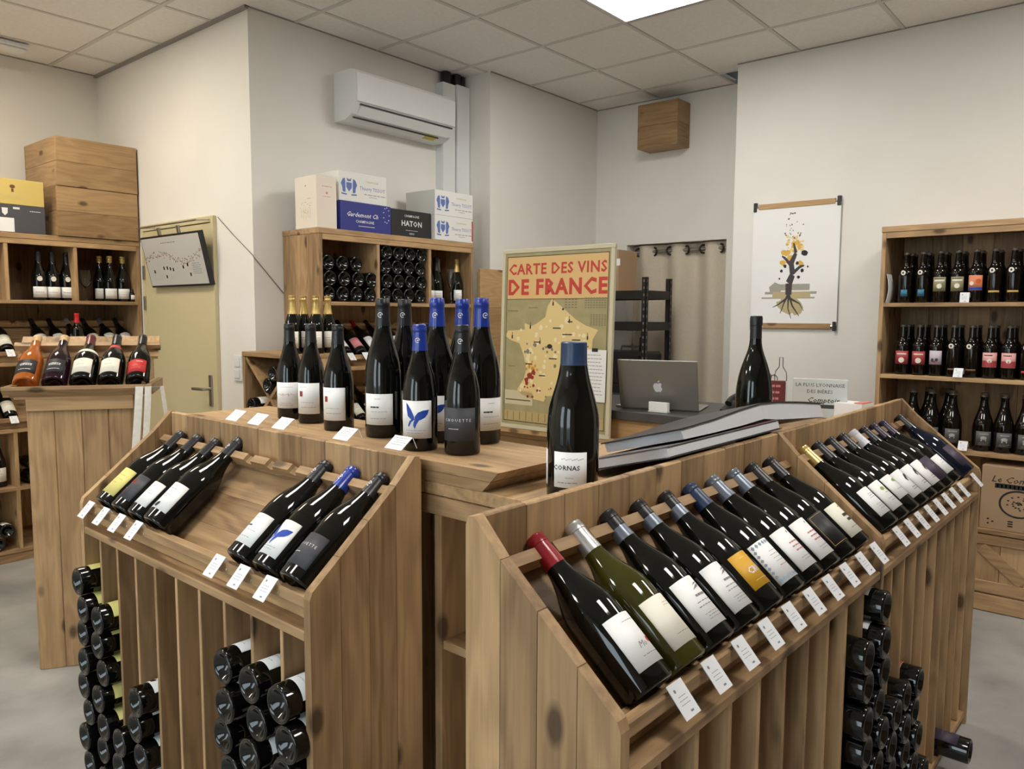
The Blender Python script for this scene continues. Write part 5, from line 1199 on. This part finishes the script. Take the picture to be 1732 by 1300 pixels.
# ------------------------------------------------------------------ right wall: hanging print and line drawing
HP = Matrix((Vector((0, -1, 0)), Vector((0, 0, 1)), Vector((-1, 0, 0)))).transposed().to_4x4(); HP.translation = Vector((1.688, -.945, 1.435))
hp = thing('hanging_print', 'vine illustration hanging between two wooden bars on the right wall', 'wall print', HP)
hW, hH = .555, .80
psh = obj('paper', G().add([(0, .02, .012), (hW, .02, .012), (hW, hH-.02, .012), (0, hH-.02, .012), (0, .02, .0135), (hW, .02, .0135), (hW, hH-.02, .0135), (0, hH-.02, .0135)], [(0, 3, 2, 1), (4, 5, 6, 7), (0, 1, 5, 4), (1, 2, 6, 5), (2, 3, 7, 6), (3, 0, 4, 7)]), WHITE_PAPER, hp)
WB = wood('x', 'oak')
for v in (0, hH-.03): bxp('wooden_bar', hp, WB, .035, hW-.035, v, v+.034, .002, .018)
for v in (0, hH-.03):
    for u in (.002, hW-.022): bxp('clip', hp, BLACKM, u, u+.02, v-.012, v+.046, .001, .022); 
    obj('clip_pin', G().tube([(.022, v+.017, .012), (.036, v+.017, .012)], .006, 8).tube([(hW-.036, v+.017, .012), (hW-.022, v+.017, .012)], .006, 8).mesh('clip_pin', True), METAL, hp)
def hprint(col, marks, lift):
    g_ = G()
    for i_, m_ in enumerate(marks):
        q_ = flat_print([m_], lambda u, v: (u*hW, v*hH, .0135+lift+.000006*i_)); g_.add(q_.v, q_.f)
    obj('print', print_mesh('print', g_), col, psh)
rnd = random.Random(21)
def blob(u, v, s, k=7, r_=rnd): return ('p', [(u+s*math.cos(2*math.pi*i/k)*r_.uniform(.55, 1), v+s*.7*math.sin(2*math.pi*i/k)*r_.uniform(.55, 1)) for i in range(k)])
hprint(M('wash_grey', srgb(160, 158, 146), .6), [('p', rect(.48, .330, .42, .05)), blob(.30, .31, .10), ('p', rect(.47, .285, .60, .020)), ('p', rect(.44, .245, .62, .012))], .0006)
hprint(M('wash_ochre', srgb(186, 170, 128), .6), [('p', rect(.48, .27, .44, .05)), blob(.45, .21, .16, 9), blob(.55, .17, .10), blob(.38, .19, .08)], .0008)
hprint(M('leaf_yellow', srgb(222, 176, 74), .6), [blob(.47+rnd.uniform(-.11, .11), .60+rnd.uniform(-.09, .10), rnd.uniform(.02, .05)) for _ in range(26)], .0010)
hprint(M('leaf_pale', srgb(234, 208, 140), .6), [blob(.50+rnd.uniform(-.10, .10), .65+rnd.uniform(-.05, .09), rnd.uniform(.012, .03)) for _ in range(18)], .0012)
def limb(pts, ws):
    out = []
    for (a, b, wa, wb) in zip(pts, pts[1:], ws, ws[1:]):
        dx, dy = b[0]-a[0], b[1]-a[1]; l = math.hypot(dx, dy) or 1; nx, ny = -dy/l, dx/l
        out.append(('p', [(a[0]+nx*wa, a[1]+ny*wa), (a[0]-nx*wa, a[1]-ny*wa), (b[0]-nx*wb, b[1]-ny*wb), (b[0]+nx*wb, b[1]+ny*wb)]))
    return out
hprint(M('trunk_ink', srgb(62, 56, 58), .6), limb([(.45, .27), (.45, .36), (.49, .43), (.47, .52), (.52, .60), (.49, .68)], [.035, .038, .030, .028, .018, .008]) + limb([(.47, .50), (.40, .56), (.36, .58)], [.016, .012, .006]) + limb([(.49, .44), (.57, .49), (.62, .50)], [.016, .012, .006]) +
       limb([(.45, .28), (.40, .20), (.36, .12)], [.014, .007, .003]) + limb([(.45, .28), (.50, .18), (.58, .10)], [.014, .008, .003]) + limb([(.45, .27), (.45, .16), (.49, .08)], [.012, .006, .003]) + limb([(.47, .24), (.58, .20), (.63, .14)], [.010, .005, .002]) + limb([(.43, .24), (.33, .19), (.27, .17)], [.010, .005, .002]), .0014)
hprint(BLACK_INK, [blob(u, v, s) for u, v, s in ((.62, .60, .045), (.40, .50, .028), (.36, .46, .022), (.60, .46, .03), (.54, .52, .024), (.34, .40, .014), (.56, .41, .022), (.66, .49, .014))], .0016)
hprint(M('leaf_fleck', srgb(110, 92, 78), .6), [blob(.50+rnd.uniform(-.12, .10), rnd.uniform(.70, .92), rnd.uniform(.006, .014)) for _ in range(26)], .0016)
# bottle drawn in thin black line on the wall
def on_wall(pts, closed=False): return G().tube([(1.6885, -1.158-u, 1.03+v) for u, v in pts], .0022, 6, closed)
wd = thing('wall_drawing', 'thin black line drawing of a bottle and grapes on the right wall', 'wall drawing', None)
obj('bottle_outline', on_wall([(-.038, 0), (-.04, .10), (-.034, .125), (-.014, .15), (-.011, .16), (-.011, .215), (.012, .215), (.012, .16), (.015, .15), (.036, .12), (.040, .09), (.038, 0)]).mesh('outline', True), BLACK_INK, wd)
obj('grape_outline', on_wall([(-.045+.024*math.cos(a*.5), .075+.024*math.sin(a*.5)) for a in range(13)], True).mesh('outline', True), BLACK_INK, wd)
obj('grape_outline', on_wall([(-.075+.014*math.cos(a*.5), .085+.020*math.sin(a*.5)) for a in range(13)], True).mesh('outline', True), BLACK_INK, wd)
obj('stem_outline', on_wall([(-.060, .05), (-.052, .03), (-.060, .01), (-.066, -.01)]).mesh('outline', True), BLACK_INK, wd)

# ------------------------------------------------------------------ books and small cards on the right counter
PAGES = M('page_block', srgb(216, 218, 222), .7); COVER = M('dark_book_cover', srgb(34, 30, 36), .45); REDC = M('red_book_cover', srgb(150, 84, 84), .5)
BKF = ISL @ T(.612, .284, 1.2045) @ RX(math.radians(-15))
bk = thing('book', 'closed white edged book lying under the open book on the counter', 'book', BKF)
bxp('pages', bk, PAGES, .004, .60, .003, .236, .003, .024, c=.001); bxp('cover', bk, COVER, 0, .608, 0, .24, 0, .0025, c=.0005); bxp('cover', bk, M('grey_book_cover', srgb(96, 92, 94), .45), 0, .608, 0, .24, .0245, .027, c=.0005)
obj('cover_picture', G().box(.40, .58, .004, .09, .0271, .0276, 0), REDC, bk)
ob_ = thing('book', 'open thick book draped face down over the closed one', 'book', BKF @ T(.105, .016, .0285))
def slabx(pts_lo, pts_hi, y0, y1):
    n = len(pts_lo); vs = [(x, y0, z) for x, z in pts_lo] + [(x, y0, z) for x, z in pts_hi] + [(x, y1, z) for x, z in pts_lo] + [(x, y1, z) for x, z in pts_hi]; fs = []
    for i in range(n-1):
        fs += [(i, i+1, n+i+1, n+i), (2*n+i, 3*n+i, 3*n+i+1, 2*n+i+1), (i, 2*n+i, 2*n+i+1, i+1), (n+i, n+i+1, 3*n+i+1, 3*n+i)]
    fs += [(0, n, 3*n, 2*n), (n-1, 3*n-1, 4*n-1, 2*n-1)]
    return G().add(vs, fs)
pl = [(0, .004), (.15, .003), (.30, .004), (.44, .008)]; phi = [(-.006, .026), (.15, .032), (.30, .042), (.44, .048)]
obj('pages', slabx(pl, phi, 0, .215), PAGES, ob_)
pl2 = [(.4405, .008), (.52, -.002), (.70, -.016), (.865, -.028)]; ph2 = [(.4405, .048), (.55, .043), (.70, .030), (.858, .014)]
obj('pages', slabx(pl2, ph2, 0, .215), PAGES, ob_)
cv = [(-.014, .0265)] + [(x, z+.0005) for x, z in phi[1:]] + [(x, z+.0005) for x, z in ph2[1:-1]] + [(.870, .0125)]
obj('cover', slabx(cv, [(x, z+.003) for x, z in cv], -.004, .22), COVER, ob_)
cardm = lambda X, Y, z, a: T(X, Y, z) @ RZ(a)
def facing(a, b, z, extra=0.0):
    p = ISL @ Vector((a, b, z)); d = CAMPOS-p; return T(p.x, p.y, p.z) @ RZ(math.atan2(d.y, d.x)+math.pi/2+extra)
sg = thing('beer_sign', 'pale grey sign reading LA PLUS LYONNAISE DES BIERES behind the racks', 'sign', facing(2.04, .476, 1.1385, -.1))
sb = obj('board', G().box(-.095, .095, -.006, .006, 0, .143, .001), M('pale_grey_board', srgb(206, 212, 210), .5), sg)
obj('print', print_mesh('print', flat_print([t_('LA PLUS LYONNAISE', .0185, .120), t_('DES BI\u00c8RES', .0185, .096), t_('Comptoir', .026, .064, .012, .0004, .3), ('p', rect(.016, .042, .09, .014))], lambda u, v: (u, -.0066, v))), M('sign_ink', srgb(60, 62, 64), .6), sb)
rbk = thing('book', 'small book with a dark red cover standing behind the pear shaped bottle', 'book', facing(1.79, .56, 1.1385, -.05))
bxp('cover', rbk, M('red_brown_cover', srgb(108, 48, 44), .45), -.065, .050, -.012, .012, 0, .148); bxp('pages', rbk, PAGES, .0505, .055, -.010, .010, .002, .146)
obj('print', print_mesh('print', flat_print(bars(-.010, .13, .08, 5, .022, .008, 151), lambda u, v: (u, -.0125, v))), PINK, rbk)
rc = thing('leaflet', 'small red and white leaflet lying behind the far right rack', 'leaflet', ISL @ T(2.02, .320, 1.1385) @ RZ(-.1))
bxp('sheet', rc, WHITE_PAPER, 0, .10, 0, .10, 0, .062, c=.001); bxp('red_edge', rc, M('salmon_card', srgb(206, 120, 110), .5), .004, .09, 0, .03, .0625, .066, c=.0005)
